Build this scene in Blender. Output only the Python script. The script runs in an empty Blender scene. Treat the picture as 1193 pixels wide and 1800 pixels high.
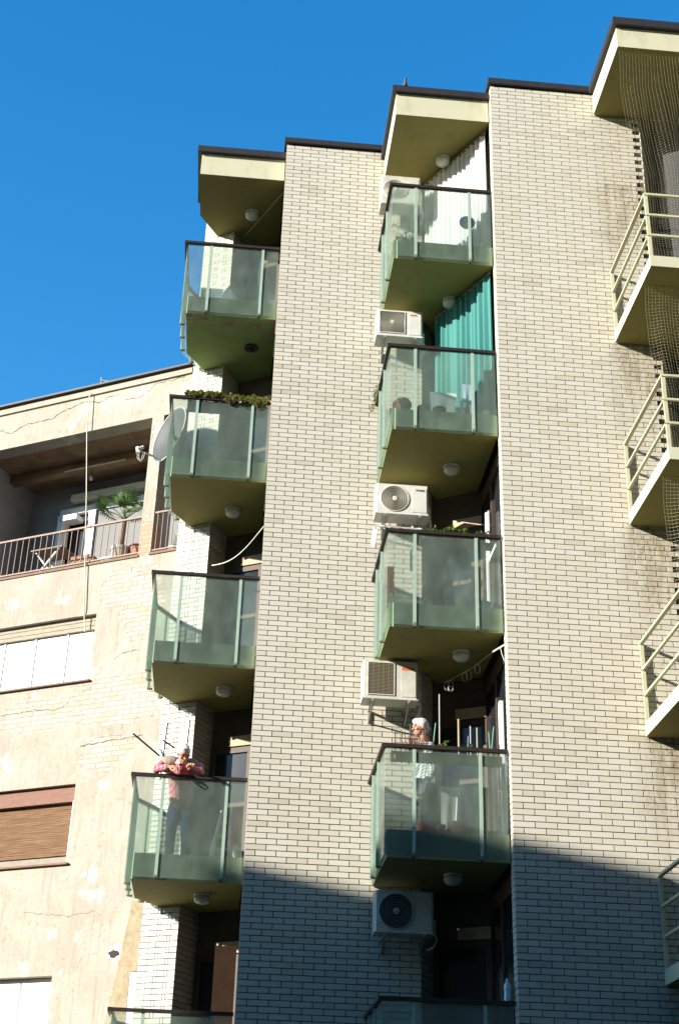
import bpy, math, random
from mathutils import Vector, Matrix
random.seed(7)
R=math.radians
sc=bpy.context.scene
col=sc.collection

# ------------------------------------------------------------------ camera, sky, sun, exposure
YAW,PITCH,ROLL=0.0760,0.4851,0.0317
def basis(yaw,pitch,roll):
    cy,sy=math.cos(yaw),math.sin(yaw)
    f=Vector((sy*math.cos(pitch),cy*math.cos(pitch),math.sin(pitch)))
    r0=Vector((cy,-sy,0)); u0=r0.cross(f)
    r=math.cos(roll)*r0+math.sin(roll)*u0; u=-math.sin(roll)*r0+math.cos(roll)*u0
    return r,u,f
cr,cu,cf=basis(YAW,PITCH,ROLL)
cam=bpy.data.cameras.new('camera'); camo=bpy.data.objects.new('camera',cam); col.objects.link(camo)
cam.sensor_fit='VERTICAL'; cam.sensor_height=36; cam.lens=2430.15/1800*36
cam.clip_start=.1; cam.clip_end=2000
M=Matrix(((cr.x,cu.x,-cf.x,0),(cr.y,cu.y,-cf.y,0),(cr.z,cu.z,-cf.z,0),(0,0,0,1)))
camo.matrix_world=M
sc.camera=camo

SUN=Vector((1.0,.48,-.38)).normalized()          # direction the sunlight travels
w=bpy.data.worlds.new('World'); sc.world=w; w.use_nodes=True
nt=w.node_tree; bg=nt.nodes['Background']
sky=nt.nodes.new('ShaderNodeTexSky'); sky.sky_type='NISHITA'; sky.sun_disc=False
sky.sun_elevation=math.asin(-SUN.z); sky.sun_rotation=math.atan2(-SUN.x,-SUN.y)%(2*math.pi)
sky.air_density=1.3; sky.dust_density=0.1; sky.ozone_density=3.5; sky.altitude=300
hs=nt.nodes.new('ShaderNodeHueSaturation'); hs.inputs['Saturation'].default_value=1.34; hs.inputs['Value'].default_value=1.0
nt.links.new(sky.outputs[0],hs.inputs['Color']); nt.links.new(hs.outputs[0],bg.inputs['Color'])
bg.inputs['Strength'].default_value=.145
sun=bpy.data.lights.new('sun','SUN'); sun.energy=5.0; sun.angle=R(.5); sun.color=(1,.94,.84)
suno=bpy.data.objects.new('sun',sun); col.objects.link(suno)
suno.rotation_euler=SUN.to_track_quat('-Z','Y').to_euler()
sc.view_settings.view_transform='Standard'; sc.view_settings.look='None'
sc.view_settings.exposure=1.08; sc.view_settings.gamma=1
sc.render.engine='CYCLES'
sc.cycles.max_bounces=8; sc.cycles.transmission_bounces=8; sc.cycles.transparent_max_bounces=16
sc.cycles.caustics_refractive=False; sc.cycles.caustics_reflective=False

# ------------------------------------------------------------------ mesh builder
class MB:
    def __init__(s): s.v=[]; s.f=[]; s.m=[]; s.mi=0
    def face(s,idx): s.f.append(tuple(idx)); s.m.append(s.mi)
    def quad(s,a,b,c,d):
        n=len(s.v); s.v+= [tuple(a),tuple(b),tuple(c),tuple(d)]; s.face((n,n+1,n+2,n+3))
    def tri(s,a,b,c):
        n=len(s.v); s.v+= [tuple(a),tuple(b),tuple(c)]; s.face((n,n+1,n+2))
    def poly(s,pts):
        n=len(s.v); s.v+=[tuple(p) for p in pts]; s.face(range(n,n+len(pts)))
    def obox(s,o,a,b,c):
        o,a,b,c=Vector(o),Vector(a),Vector(b),Vector(c)
        n=len(s.v)
        for k in (0,1):
            for j in (0,1):
                for i in (0,1): s.v.append(tuple(o+a*i+b*j+c*k))
        for q in ((0,2,3,1),(4,5,7,6),(0,1,5,4),(2,6,7,3),(0,4,6,2),(1,3,7,5)): s.face([n+i for i in q])
    def box(s,x0,y0,z0,x1,y1,z1): s.obox((x0,y0,z0),(x1-x0,0,0),(0,y1-y0,0),(0,0,z1-z0))
    def prism(s,poly,z0,z1):
        n=len(s.v); k=len(poly)
        for z in (z0,z1):
            for p in poly: s.v.append((p[0],p[1],z))
        s.face([n+i for i in reversed(range(k))]); s.face([n+k+i for i in range(k)])
        for i in range(k):
            j=(i+1)%k; s.face((n+i,n+j,n+k+j,n+k+i))
    def tube(s,pts,r,seg=8,cap=True):
        pts=[Vector(p) for p in pts]
        rs=r if isinstance(r,(list,tuple)) else [r]*len(pts)
        n=len(s.v); up=None
        for i,p in enumerate(pts):
            d=(pts[min(i+1,len(pts)-1)]-pts[max(i-1,0)])
            if d.length<1e-9: d=Vector((0,0,1))
            d.normalize()
            if up is None:
                up=d.cross(Vector((0,0,1)));
                if up.length<1e-3: up=d.cross(Vector((1,0,0)))
                up.normalize()
            else:
                up=(up-d*up.dot(d))
                if up.length<1e-6: up=d.orthogonal()
                up.normalize()
            w_=d.cross(up)
            for k in range(seg):
                a=2*math.pi*k/seg
                s.v.append(tuple(p+(up*math.cos(a)+w_*math.sin(a))*rs[i]))
        for i in range(len(pts)-1):
            for k in range(seg):
                k2=(k+1)%seg
                s.face((n+i*seg+k,n+i*seg+k2,n+(i+1)*seg+k2,n+(i+1)*seg+k))
        if cap:
            s.face([n+k for k in reversed(range(seg))]); s.face([n+(len(pts)-1)*seg+k for k in range(seg)])
    def bar(s,p,q,w_,h_=None):       # square section bar
        h_=h_ or w_; p,q=Vector(p),Vector(q); d=q-p
        a=d.cross(Vector((0,0,1)))
        if a.length<1e-4: a=Vector((1,0,0))
        a.normalize(); b=a.cross(d).normalized()
        s.obox(p-a*w_/2-b*h_/2,d,a*w_,b*h_)
    def lathe(s,c,prof,ax=(0,0,1),seg=24):
        c=Vector(c); ax=Vector(ax).normalized(); e=ax.orthogonal().normalized(); g=ax.cross(e)
        n=len(s.v)
        for (r_,h) in prof:
            for k in range(seg):
                a=2*math.pi*k/seg
                s.v.append(tuple(c+ax*h+(e*math.cos(a)+g*math.sin(a))*r_))
        for i in range(len(prof)-1):
            for k in range(seg):
                k2=(k+1)%seg
                s.face((n+i*seg+k,n+i*seg+k2,n+(i+1)*seg+k2,n+(i+1)*seg+k))
        s.face([n+k for k in reversed(range(seg))]); s.face([n+(len(prof)-1)*seg+k for k in range(seg)])
    def ell(s,c,rx,ry,rz,rot=None,nu=16,nv=10):
        c=Vector(c); n=len(s.v); rot=rot or Matrix.Identity(3)
        for j in range(nv+1):
            t=math.pi*j/nv
            for i in range(nu):
                a=2*math.pi*i/nu
                s.v.append(tuple(c+rot@Vector((rx*math.sin(t)*math.cos(a),ry*math.sin(t)*math.sin(a),rz*math.cos(t)))))
        for j in range(nv):
            for i in range(nu):
                i2=(i+1)%nu
                s.face((n+j*nu+i,n+(j+1)*nu+i,n+(j+1)*nu+i2,n+j*nu+i2))
    def cone_limb(s,p,q,r0,r1,seg=12):
        p,q=Vector(p),Vector(q)
        s.tube([p,p.lerp(q,.25),p.lerp(q,.5),p.lerp(q,.75),q],[r0,r0*.75+r1*.25,(r0+r1)/2,r0*.25+r1*.75,r1],seg)
        s.ell(p,r0,r0,r0,nu=seg,nv=8); s.ell(q,r1,r1,r1,nu=seg,nv=8)
    def leaf(s,p,d,up,L,W):
        p,d,up=Vector(p),Vector(d).normalized(),Vector(up)
        sd=d.cross(up)
        if sd.length<1e-3: sd=d.orthogonal()
        sd.normalize(); n_=sd.cross(d)
        a=p; m=p+d*L*.5+n_*L*.06; e=p+d*L-n_*L*.08
        s.v_n=len(s.v); n=len(s.v)
        s.v+=[tuple(a),tuple(m+sd*W/2-n_*L*.05),tuple(e),tuple(m-sd*W/2-n_*L*.05),tuple(m)]
        s.face((n,n+1,n+4)); s.face((n+1,n+2,n+4)); s.face((n+2,n+3,n+4)); s.face((n+3,n,n+4))
    def build(s,name,mats,parent=None,smooth=False,label=None,origin=None,clean=False):
        me=bpy.data.meshes.new(name)
        vs=s.v
        if origin is not None: vs=[(v[0]-origin[0],v[1]-origin[1],v[2]-origin[2]) for v in vs]
        me.from_pydata(vs,[],s.f)
        if not isinstance(mats,(list,tuple)): mats=[mats]
        for m in mats: me.materials.append(m)
        me.polygons.foreach_set('material_index',s.m)
        if smooth: me.polygons.foreach_set('use_smooth',[True]*len(me.polygons))
        me.update()
        if clean: me.validate()
        o=bpy.data.objects.new(name,me); col.objects.link(o)
        if origin is not None: o.location=origin
        if parent is not None:
            o.parent=parent
            o.location=Vector(o.location)-PW(parent)
        if label: o['label']=label
        return o
def PW(o):
    v=Vector(o.location)
    while o.parent: o=o.parent; v=v+Vector(o.location)
    return v
def thing(name,label,cat,loc=(0,0,0),group=None):
    o=bpy.data.objects.new(name,None); col.objects.link(o); o.location=loc; o.empty_display_size=.2
    o['label']=label; o['category']=cat
    if group: o['group']=group
    return o
def tag(o,label,cat,group=None):
    o['label']=label; o['category']=cat
    if group: o['group']=group
    return o
def kids(o): return [c for c in list(bpy.data.objects) if c.parent==o]
def copy_tree(o,parent=None,dloc=None):
    c=o.copy(); col.objects.link(c)
    if parent is not None: c.parent=parent
    if dloc is not None: c.location=Vector(o.location)+Vector(dloc)
    for ch in kids(o): copy_tree(ch,c)
    return c

# ------------------------------------------------------------------ materials
def mat(name,colr,rough=.7,noise=0,nscale=6,metal=0,spec=.5,bump=0,bscale=40,col2=None,stretch=None,trans=0,coat=0):
    m=bpy.data.materials.new(name); m.use_nodes=True; t=m.node_tree; b=t.nodes['Principled BSDF']
    b.inputs['Roughness'].default_value=rough; b.inputs['Metallic'].default_value=metal
    b.inputs['Specular IOR Level'].default_value=spec
    b.inputs['Base Color'].default_value=(*colr,1)
    tc=t.nodes.new('ShaderNodeTexCoord'); src=tc.outputs['Object']
    if stretch:
        mp=t.nodes.new('ShaderNodeMapping'); mp.inputs['Scale'].default_value=stretch
        t.links.new(src,mp.inputs['Vector']); src=mp.outputs[0]
    if noise:
        n=t.nodes.new('ShaderNodeTexNoise'); n.inputs['Scale'].default_value=nscale; n.inputs['Detail'].default_value=8; n.inputs['Roughness'].default_value=.65
        t.links.new(src,n.inputs['Vector'])
        r=t.nodes.new('ShaderNodeValToRGB'); r.color_ramp.elements[0].position=.32; r.color_ramp.elements[1].position=.68
        c2=col2 or tuple(c*(1-noise) for c in colr)
        r.color_ramp.elements[0].color=(*c2,1); r.color_ramp.elements[1].color=(*colr,1)
        t.links.new(n.outputs['Fac'],r.inputs['Fac']); t.links.new(r.outputs['Color'],b.inputs['Base Color'])
    if bump:
        n=t.nodes.new('ShaderNodeTexNoise'); n.inputs['Scale'].default_value=bscale; n.inputs['Detail'].default_value=6
        t.links.new(src,n.inputs['Vector'])
        bp=t.nodes.new('ShaderNodeBump'); bp.inputs['Strength'].default_value=bump; bp.inputs['Distance'].default_value=.02
        t.links.new(n.outputs['Fac'],bp.inputs['Height']); t.links.new(bp.outputs[0],b.inputs['Normal'])
    return m
def nn(t,kind,**kw):
    n=t.nodes.new(kind)
    for k,v in kw.items(): setattr(n,k,v)
    return n
def mth(t,op,a,b=None,clamp=False):
    n=t.nodes.new('ShaderNodeMath'); n.operation=op; n.use_clamp=clamp
    for i,x in enumerate((a,b)):
        if x is None: continue
        if isinstance(x,(int,float)): n.inputs[i].default_value=x
        else: t.links.new(x,n.inputs[i])
    return n.outputs[0]
def mixc(t,fac,a,b,mode='MIX'):
    n=t.nodes.new('ShaderNodeMix'); n.data_type='RGBA'; n.blend_type=mode
    for i,x in ((0,fac),(6,a),(7,b)):
        if isinstance(x,(int,float)): n.inputs[i].default_value=x
        elif isinstance(x,tuple): n.inputs[i].default_value=(*x,1)
        else: t.links.new(x,n.inputs[i])
    return n.outputs[2]
def ramp(t,src,a,b):
    n=t.nodes.new('ShaderNodeMapRange'); n.interpolation_type='SMOOTHSTEP'
    n.inputs[1].default_value=a; n.inputs[2].default_value=b; t.links.new(src,n.inputs[0]); return n.outputs[0]
def noise(t,src,scale,detail=6,stretch=None,rough=.6):
    if stretch:
        mp=t.nodes.new('ShaderNodeMapping'); mp.inputs['Scale'].default_value=stretch; t.links.new(src,mp.inputs['Vector']); src=mp.outputs[0]
    n=t.nodes.new('ShaderNodeTexNoise'); n.inputs['Scale'].default_value=scale; n.inputs['Detail'].default_value=detail; n.inputs['Roughness'].default_value=rough
    t.links.new(src,n.inputs['Vector']); return n.outputs['Fac']

def brick_material():
    m=bpy.data.materials.new('cream_glazed_brick'); m.use_nodes=True; t=m.node_tree; b=t.nodes['Principled BSDF']
    g=nn(t,'ShaderNodeNewGeometry'); pos=g.outputs['Position']
    rp=nn(t,'ShaderNodeValToRGB'); cr_=rp.color_ramp
    cr_.elements[0].position=0; cr_.elements[0].color=(.47,.43,.34,1)
    cr_.elements[1].position=1; cr_.elements[1].color=(.60,.57,.49,1)
    e=cr_.elements.new(.06); e.color=(.55,.51,.415,1)
    e=cr_.elements.new(.6); e.color=(.58,.545,.455,1)
    t.links.new(g.outputs['Random Per Island'],rp.inputs['Fac'])
    n1=noise(t,pos,60,4); n2=noise(t,pos,2.2,6)
    c=mixc(t,ramp(t,n1,.35,.7),rp.outputs[0],(.50,.46,.37)); 
    cc=mixc(t,.2,rp.outputs[0],c)
    # run-off stains below the balcony slabs at the right of the big pier, where its slabs are fixed
    sp=nn(t,'ShaderNodeSeparateXYZ'); t.links.new(pos,sp.inputs[0]); X,Z=sp.outputs[0],sp.outputs[2]
    xm=mth(t,'MULTIPLY',ramp(t,X,4.75,5.25),1.0)
    zz=mth(t,'MODULO',mth(t,'SUBTRACT',mth(t,'MULTIPLY',mth(t,'SUBTRACT',Z,11.36),-1),-29.0),2.9)  # metres below a slab
    fade=mth(t,'SUBTRACT',1.0,ramp(t,zz,.1,1.9))
    streak=ramp(t,noise(t,pos,4,3,(2.2,2.2,.35)),.25,.85)
    st=mth(t,'MULTIPLY',mth(t,'MULTIPLY',xm,streak),mth(t,'ADD',mth(t,'MULTIPLY',fade,.85),.2))
    speck=ramp(t,noise(t,pos,30,4,(1,1,.6)),.50,.62)
    cc=mixc(t,mth(t,'MULTIPLY',st,.9),cc,(.27,.205,.10))
    cc=mixc(t,mth(t,'MULTIPLY',mth(t,'MULTIPLY',xm,speck),mth(t,'ADD',mth(t,'MULTIPLY',ramp(t,n2,.42,.6),.35),mth(t,'MULTIPLY',fade,.4))),cc,(.19,.15,.09))
    dirt=mth(t,'MULTIPLY',ramp(t,n2,.5,.72),.07)
    cc=mixc(t,dirt,cc,(.44,.40,.30))
    t.links.new(cc,b.inputs['Base Color']); b.inputs['Roughness'].default_value=.5; b.inputs['Specular IOR Level'].default_value=.35
    bp=nn(t,'ShaderNodeBump'); bp.inputs['Strength'].default_value=.25; bp.inputs['Distance'].default_value=.004
    t.links.new(noise(t,pos,90,3),bp.inputs['Height']); t.links.new(bp.outputs[0],b.inputs['Normal'])
    return m
BRICK=brick_material()
MORTAR=mat('dark_mortar',(.045,.038,.03),.95,.3,20)
def paint_material(name,c,worn,amount=.5):
    m=bpy.data.materials.new(name); m.use_nodes=True; t=m.node_tree; b=t.nodes['Principled BSDF']
    g=nn(t,'ShaderNodeNewGeometry'); pos=g.outputs['Position']
    n1=noise(t,pos,4.5,8,(1,1,.45)); n2=noise(t,pos,22,5)
    cc=mixc(t,mth(t,'MULTIPLY',ramp(t,n1,.48,.7),amount),c,tuple(x*.62 for x in c))
    cc=mixc(t,mth(t,'MULTIPLY',ramp(t,n2,.60,.72),amount*.8),cc,worn)
    t.links.new(cc,b.inputs['Base Color']); b.inputs['Roughness'].default_value=.8
    bp=nn(t,'ShaderNodeBump'); bp.inputs['Strength'].default_value=.2; bp.inputs['Distance'].default_value=.01
    t.links.new(n2,bp.inputs['Height']); t.links.new(bp.outputs[0],b.inputs['Normal'])
    return m
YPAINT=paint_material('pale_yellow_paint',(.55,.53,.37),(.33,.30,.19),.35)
SLABP=paint_material('shade_toned_slab_paint',(.26,.235,.065),(.24,.22,.07),.35)  # balcony undersides: slab paint darkened to stand in for their shade
SOFFIT=paint_material('shade_toned_soffit_paint',(.235,.205,.055),(.24,.22,.07),.3)  # same yellow paint with the underside shade put into the colour
FASCIA=paint_material('pale_green_fascia_paint',(.62,.74,.46),(.36,.40,.24),.4)  # pale green paint, brightened to suggest direct sun on the slab edges
def peel_material():
    m=bpy.data.materials.new('peeling_green_paint'); m.use_nodes=True; t=m.node_tree; b=t.nodes['Principled BSDF']
    g=nn(t,'ShaderNodeNewGeometry'); pos=g.outputs['Position']; sp=nn(t,'ShaderNodeSeparateXYZ'); t.links.new(pos,sp.inputs[0])
    near=mth(t,'SUBTRACT',1.0,ramp(t,sp.outputs[1],17.80,18.25))
    n1=noise(t,pos,4.6,5,(1,1.5,1)); k=mth(t,'MULTIPLY',ramp(t,n1,.535,.55),near)
    edge=mth(t,'MULTIPLY',ramp(t,n1,.50,.52),near)
    cc=mixc(t,ramp(t,noise(t,pos,3,6),.4,.75),(.25,.36,.11),(.19,.29,.09))
    cc=mixc(t,mth(t,'MULTIPLY',edge,.6),cc,(.45,.50,.28)); cc=mixc(t,k,cc,(.27,.20,.14))
    t.links.new(cc,b.inputs['Base Color']); b.inputs['Roughness'].default_value=.85
    return m
PEEL=peel_material()
CAP=mat('dark_brown_metal',(.035,.024,.019),.5,.35,14,spec=.4)
ROOFMETAL=mat('dark_roof_flashing',(.03,.026,.025),.55,.3,10)
POST=mat('pale_green_steel',(.36,.47,.38),.5,.15,12)
RAILP=mat('pale_yellow_green_steel',(.56,.54,.38),.5,.3,9,col2=(.50,.47,.28))
CLIP=mat('rusty_clip',(.20,.14,.08),.8,.4,30)
PLASTW=mat('white_plastic',(.75,.75,.71),.4,.1,5)
METALW=mat('white_enamelled_steel',(.70,.69,.64),.38,.22,7)
METALC=mat('off_white_enamelled_steel',(.62,.61,.52),.45,.25,7)
GALV=mat('galvanised_steel',(.42,.41,.35),.5,.3,15,metal=.3)
DARK=mat('dark_plastic',(.03,.03,.03),.5)
GRILLD=mat('dark_grille_interior',(.07,.06,.04),.8)
GRILLW=mat('pale_grille_wire',(.60,.57,.46),.5)
LAMPG=mat('opal_lamp_glass',(.62,.62,.55),.25,.1,6)
WOOD=mat('dark_door_wood',(.085,.05,.03),.6,.4,8,stretch=(6,6,.6))
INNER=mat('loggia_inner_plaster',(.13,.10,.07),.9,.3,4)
REVEAL=mat('pale_reveal_render',(.60,.55,.43),.85,.2,8)
TERRA=mat('terracotta',(.42,.17,.09),.75,.25,14)
SOIL=mat('soil',(.05,.035,.02),.95)
PINK=mat('pink_plastic',(.62,.25,.50),.4)
WHITE=mat('white_fabric',(.80,.79,.75),.8,.06,12)
ROPE=mat('pale_rope',(.68,.64,.52),.8)
STEMG=mat('green_stem',(.10,.16,.05),.7)
def leafmat(name,a,b_,tr=.25):
    m=bpy.data.materials.new(name); m.use_nodes=True; t=m.node_tree; b=t.nodes['Principled BSDF']
    g=nn(t,'ShaderNodeNewGeometry'); rp=nn(t,'ShaderNodeValToRGB')
    rp.color_ramp.elements[0].color=(*a,1); rp.color_ramp.elements[1].color=(*b_,1)
    t.links.new(g.outputs['Random Per Island'],rp.inputs['Fac']); t.links.new(rp.outputs[0],b.inputs['Base Color'])
    b.inputs['Roughness'].default_value=.5
    tl=nn(t,'ShaderNodeBsdfTranslucent'); t.links.new(rp.outputs[0],tl.inputs['Color'])
    mx=nn(t,'ShaderNodeMixShader'); mx.inputs[0].default_value=tr
    t.links.new(b.outputs[0],mx.inputs[1]); t.links.new(tl.outputs[0],mx.inputs[2]); t.links.new(mx.outputs[0],t.nodes['Material Output'].inputs['Surface'])
    return m
LEAF=leafmat('green_leaf',(.06,.14,.02),(.20,.30,.05))
LEAFY=leafmat('yellow_green_leaf',(.18,.24,.04),(.46,.46,.14))
LEAFD=leafmat('palm_leaf',(.03,.09,.02),(.11,.20,.04))
LEAFR=leafmat('russet_leaf',(.22,.08,.05),(.45,.22,.16))
def clothmat(name,c,tr=.35):
    m=bpy.data.materials.new(name); m.use_nodes=True; t=m.node_tree; b=t.nodes['Principled BSDF']
    b.inputs['Base Color'].default_value=(*c,1); b.inputs['Roughness'].default_value=.9
    tl=nn(t,'ShaderNodeBsdfTranslucent'); tl.inputs['Color'].default_value=(*c,1)
    mx=nn(t,'ShaderNodeMixShader'); mx.inputs[0].default_value=tr
    t.links.new(b.outputs[0],mx.inputs[1]); t.links.new(tl.outputs[0],mx.inputs[2]); t.links.new(mx.outputs[0],t.nodes['Material Output'].inputs['Surface'])
    return m
def glassmat(name,tint,film,rough=.42,amt=.26,zl=None):
    """wired obscured glass: rough see-through, a pale scattering film and a gloss"""
    m=bpy.data.materials.new(name); m.use_nodes=True; t=m.node_tree; t.nodes.remove(t.nodes['Principled BSDF'])
    g=nn(t,'ShaderNodeNewGeometry'); pos=g.outputs['Position']
    rf=nn(t,'ShaderNodeBsdfRefraction'); rf.inputs['Color'].default_value=(*tint,1); rf.inputs['Roughness'].default_value=rough; rf.inputs['IOR'].default_value=1.02
    df=nn(t,'ShaderNodeBsdfDiffuse'); tl=nn(t,'ShaderNodeBsdfTranslucent'); gl=nn(t,'ShaderNodeBsdfGlossy'); gl.inputs['Roughness'].default_value=.12
    n1=noise(t,pos,3.5,6,(1,1,.5)); sm=noise(t,pos,5,5,(1.3,1.3,.7))
    fc=mixc(t,ramp(t,n1,.35,.7),film,tuple(x*.72 for x in film))
    t.links.new(fc,df.inputs['Color']); t.links.new(fc,tl.inputs['Color'])
    a=nn(t,'ShaderNodeMixShader'); a.inputs[0].default_value=.45; t.links.new(df.outputs[0],a.inputs[1]); t.links.new(tl.outputs[0],a.inputs[2])
    k=mth(t,'ADD',mth(t,'MULTIPLY',ramp(t,sm,.35,.75),.10),amt)
    tr=nn(t,'ShaderNodeBsdfTransparent'); tr.inputs['Color'].default_value=(*tint,1); tm=nn(t,'ShaderNodeMixShader'); tm.inputs[0].default_value=.27; t.links.new(rf.outputs[0],tm.inputs[1]); t.links.new(tr.outputs[0],tm.inputs[2])
    b=nn(t,'ShaderNodeMixShader'); t.links.new(k,b.inputs[0]); t.links.new(tm.outputs[0],b.inputs[1]); t.links.new(a.outputs[0],b.inputs[2])
    c=nn(t,'ShaderNodeMixShader'); fr=nn(t,'ShaderNodeFresnel'); fr.inputs['IOR'].default_value=1.45
    t.links.new(mth(t,'MULTIPLY',fr.outputs[0],.8),c.inputs[0]); t.links.new(b.outputs[0],c.inputs[1]); t.links.new(gl.outputs[0],c.inputs[2])
    t.links.new(c.outputs[0],t.nodes['Material Output'].inputs['Surface'])
    # faint ribbed relief
    wv=nn(t,'ShaderNodeTexWave'); wv.bands_direction='Z'; wv.inputs['Scale'].default_value=22; t.links.new(pos,wv.inputs['Vector'])
    bp=nn(t,'ShaderNodeBump'); bp.inputs['Strength'].default_value=.12; bp.inputs['Distance'].default_value=.003
    t.links.new(wv.outputs['Fac'],bp.inputs['Height']); t.links.new(bp.outputs[0],gl.inputs['Normal'])
    return m
GLASS=glassmat('obscured_green_glass',(.80,.90,.85),(.50,.63,.54))
PANE=mat('dark_window_glass',(.02,.023,.028),.1,spec=.28)

# ------------------------------------------------------------------ ground, the house opposite and added sky blockers
g=MB(); g.poly([(-300,-300,-1.6),(300,-300,-1.6),(300,300,-1.6),(-300,300,-1.6)])
o=g.build('ground',mat('asphalt',(.05,.05,.048),.9,.2,3)); o['kind']='structure'

U=Vector((math.cos(R(28.5)),-math.sin(R(28.5)),0)); N=Vector((math.sin(R(28.5)),math.cos(R(28.5)),0)); Q=Vector((-.84,19.26,0))
ZG=-1.6
# opposite house whose roof throws the shadow on the lower storeys
opp=thing('opposite_house','plain rendered house across the street throwing its shadow on the lower storeys','house',(-10,0,ZG))
p0=Vector((-22.2,7.1,0)); dU=Vector((.89,-.456,0)); dN=Vector((-.456,-.89,0))
mb=MB(); pl=[p0,p0+dU*60,p0+dU*60+dN*12,p0+dN*12]; mb.prism([(p.x,p.y) for p in pl],ZG,12.3)
mb.build('wall',mat('grey_render',(.22,.20,.17),.9,.2,2),opp)
mb=MB(); q=[p0+dU*0-dN*.0,p0+dU*60,p0+dU*60+dN*12,p0+dN*12]; mb.prism([(p.x,p.y) for p in q],12.303,12.56); mb.build('roof',ROOFMETAL,opp)

for (x0,y0,x1,y1,h,lab) in ((-30,-50,60,-27,60,'tall plain block added out of view behind the viewer to cut skylight'),(-80,-70,-66,4,13,'low plain row added out of view on the sunny side to cut horizon skylight')):  # unseen masses added to block skylight and deepen the shade
    hh=thing('sky_blocker',lab,'house',((x0+x1)/2,(y0+y1)/2,ZG)); mb=MB(); mb.prism([(x0,y0),(x1,y0),(x1,y1),(x0,y1)],ZG,h); mb.build('wall',mat('dull_render',(.16,.14,.12),.9,.2,2),hh)
    mb=MB(); mb.prism([(x0,y0),(x1,y0),(x1,y1),(x0,y1)],h+.003,h+.3); mb.build('roof',ROOFMETAL,hh)
# ------------------------------------------------------------------ apartment building
BT=16.04            # top of the brickwork
xM,yM,xR,yR=.27,17.47,3.35,15.78
ret=.45
apt=thing('apartment_building','tall block of cream brick piers with stepped glass balconies and dark roof edges','building',(2,17,ZG))
ROW=.075; BH=.0645; GAP=.0105
def brick_run(mb,p,u,n,L,ztop,zbot,offs=(0.13,0.0),blen=.265,custom=None,end_alt=0,dep=.015,skip=None):
    """courses of single bricks. p = start, u = along, n = outward normal"""
    p=Vector((p[0],p[1],0)); u=Vector(u); n=Vector(n); r=0; z=ztop
    while z-ROW>zbot:
        segs=[]
        if custom:
            c=custom[r%2]; segs=[(c[i],c[i+1]) for i in range(len(c)-1)]
        else:
            x=0; first=offs[r%2]
            e=L-(end_alt if r%2 else 0)
            if first>0: segs.append((0,first)); x=first
            while x<e-.02:
                x2=min(x+blen,e); 
                if e-x2<.03: x2=e
                segs.append((x,x2)); x=x2
        for a,b in segs:
            if b-a<.02: continue
            j=random.uniform(-.0012,.0012); dz=random.uniform(-.0008,.0008)
            A=p+u*(a+(GAP/2 if a>0 else 0)); B=p+u*(b-(GAP/2 if b<L-.001 else 0))
            o=n*(j); z1=z-GAP/2+dz; z0=z1-BH
            f=[A+o+Vector((0,0,z0)),B+o+Vector((0,0,z0)),B+o+Vector((0,0,z1)),A+o+Vector((0,0,z1))]
            bk=[v-n*(dep+j) for v in f]; k=len(mb.v)
            mb.v+=[tuple(v) for v in f+bk]
            for q in ((0,1,2,3),(4,5,1,0),(3,2,6,7),(1,5,6,2),(4,0,3,7)): mb.face([k+i for i in q])
        z-=ROW; r+=1
def pier(name,poly,runs,zt,label=None,teeth=None):
    mb=MB(); mb.mi=1
    mb.prism(poly,ZG,zt)
    mb.mi=0
    for rn in runs: brick_run(mb,*rn[0],**rn[1])
    return mb.build(name,[BRICK,MORTAR],apt,label=label)
D=.014
X=Vector((1,0,0)); Y=Vector((0,1,0))
# middle pier
def pier_std(x0,y0,w_,label,alt=0):
    c=Vector((x0+w_,y0,0)); e=c+N*ret
    poly=[(x0+D,y0+.19),(x0+D,y0+D),(x0+w_-D-alt,y0+D),(e.x-D-alt,e.y),(e.x-D-alt,y0+3.2),(x0+.09,y0+3.2),(x0+.09,y0+.19)]
    runs=[(((x0,y0),X,-Y,w_,BT,ZG),dict(end_alt=alt)),
          (((x0,y0+.19),-Y,-X,.19,BT,ZG),dict(offs=(.0,.0))),
          (((c.x,c.y),N,Vector((N.y,-N.x,0)),ret,BT,ZG),dict(offs=(.13,.0)))]
    return pier('brick_pier',poly,runs,BT+.02,label)
pier_std(xM,yM,2.24,'middle brick pier carrying four outdoor units')
pier_std(xR,yR,2.33,'broad right brick pier with stains and a toothed edge',alt=.12)
pier_std(xR+3.08,yR-1.69,2.24,'brick pier right of the netted balconies')
# left pier, turned towards the old house
pl0=Q+U*-.22; pl1=Q+U*.35; pl2=pl1+N*.55
SD=Vector((N.y,-N.x,0))     # outward normal of a face running along N, seen from its right
mbp=[(pl0+N*D+U*D),(pl1+N*D-U*D),(pl2-U*D),(pl2+N*2-U*D),(pl0+N*2.6+U*D)]
pier('brick_pier',[(p.x,p.y) for p in mbp],[
    ((pl0,U,-N,.57,15.855,ZG),dict(custom=([0,.14,.41,.455,.57],[0,.25,.30,.57]))),
    ((pl1,N,Vector((U.x,U.y,0)),.55,15.855,ZG),dict(offs=(.13,0))),
    ],15.862,'narrow left pier of white brick beside the old house')
# pale column behind the toothed edge of the right pier
mb=MB(); mb.lathe((xR+2.33-.02,yR+.16,ZG),[(.07,0),(.07,16.6)],seg=16); mb.build('drain_pipe',REVEAL,apt,smooth=True)

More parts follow.
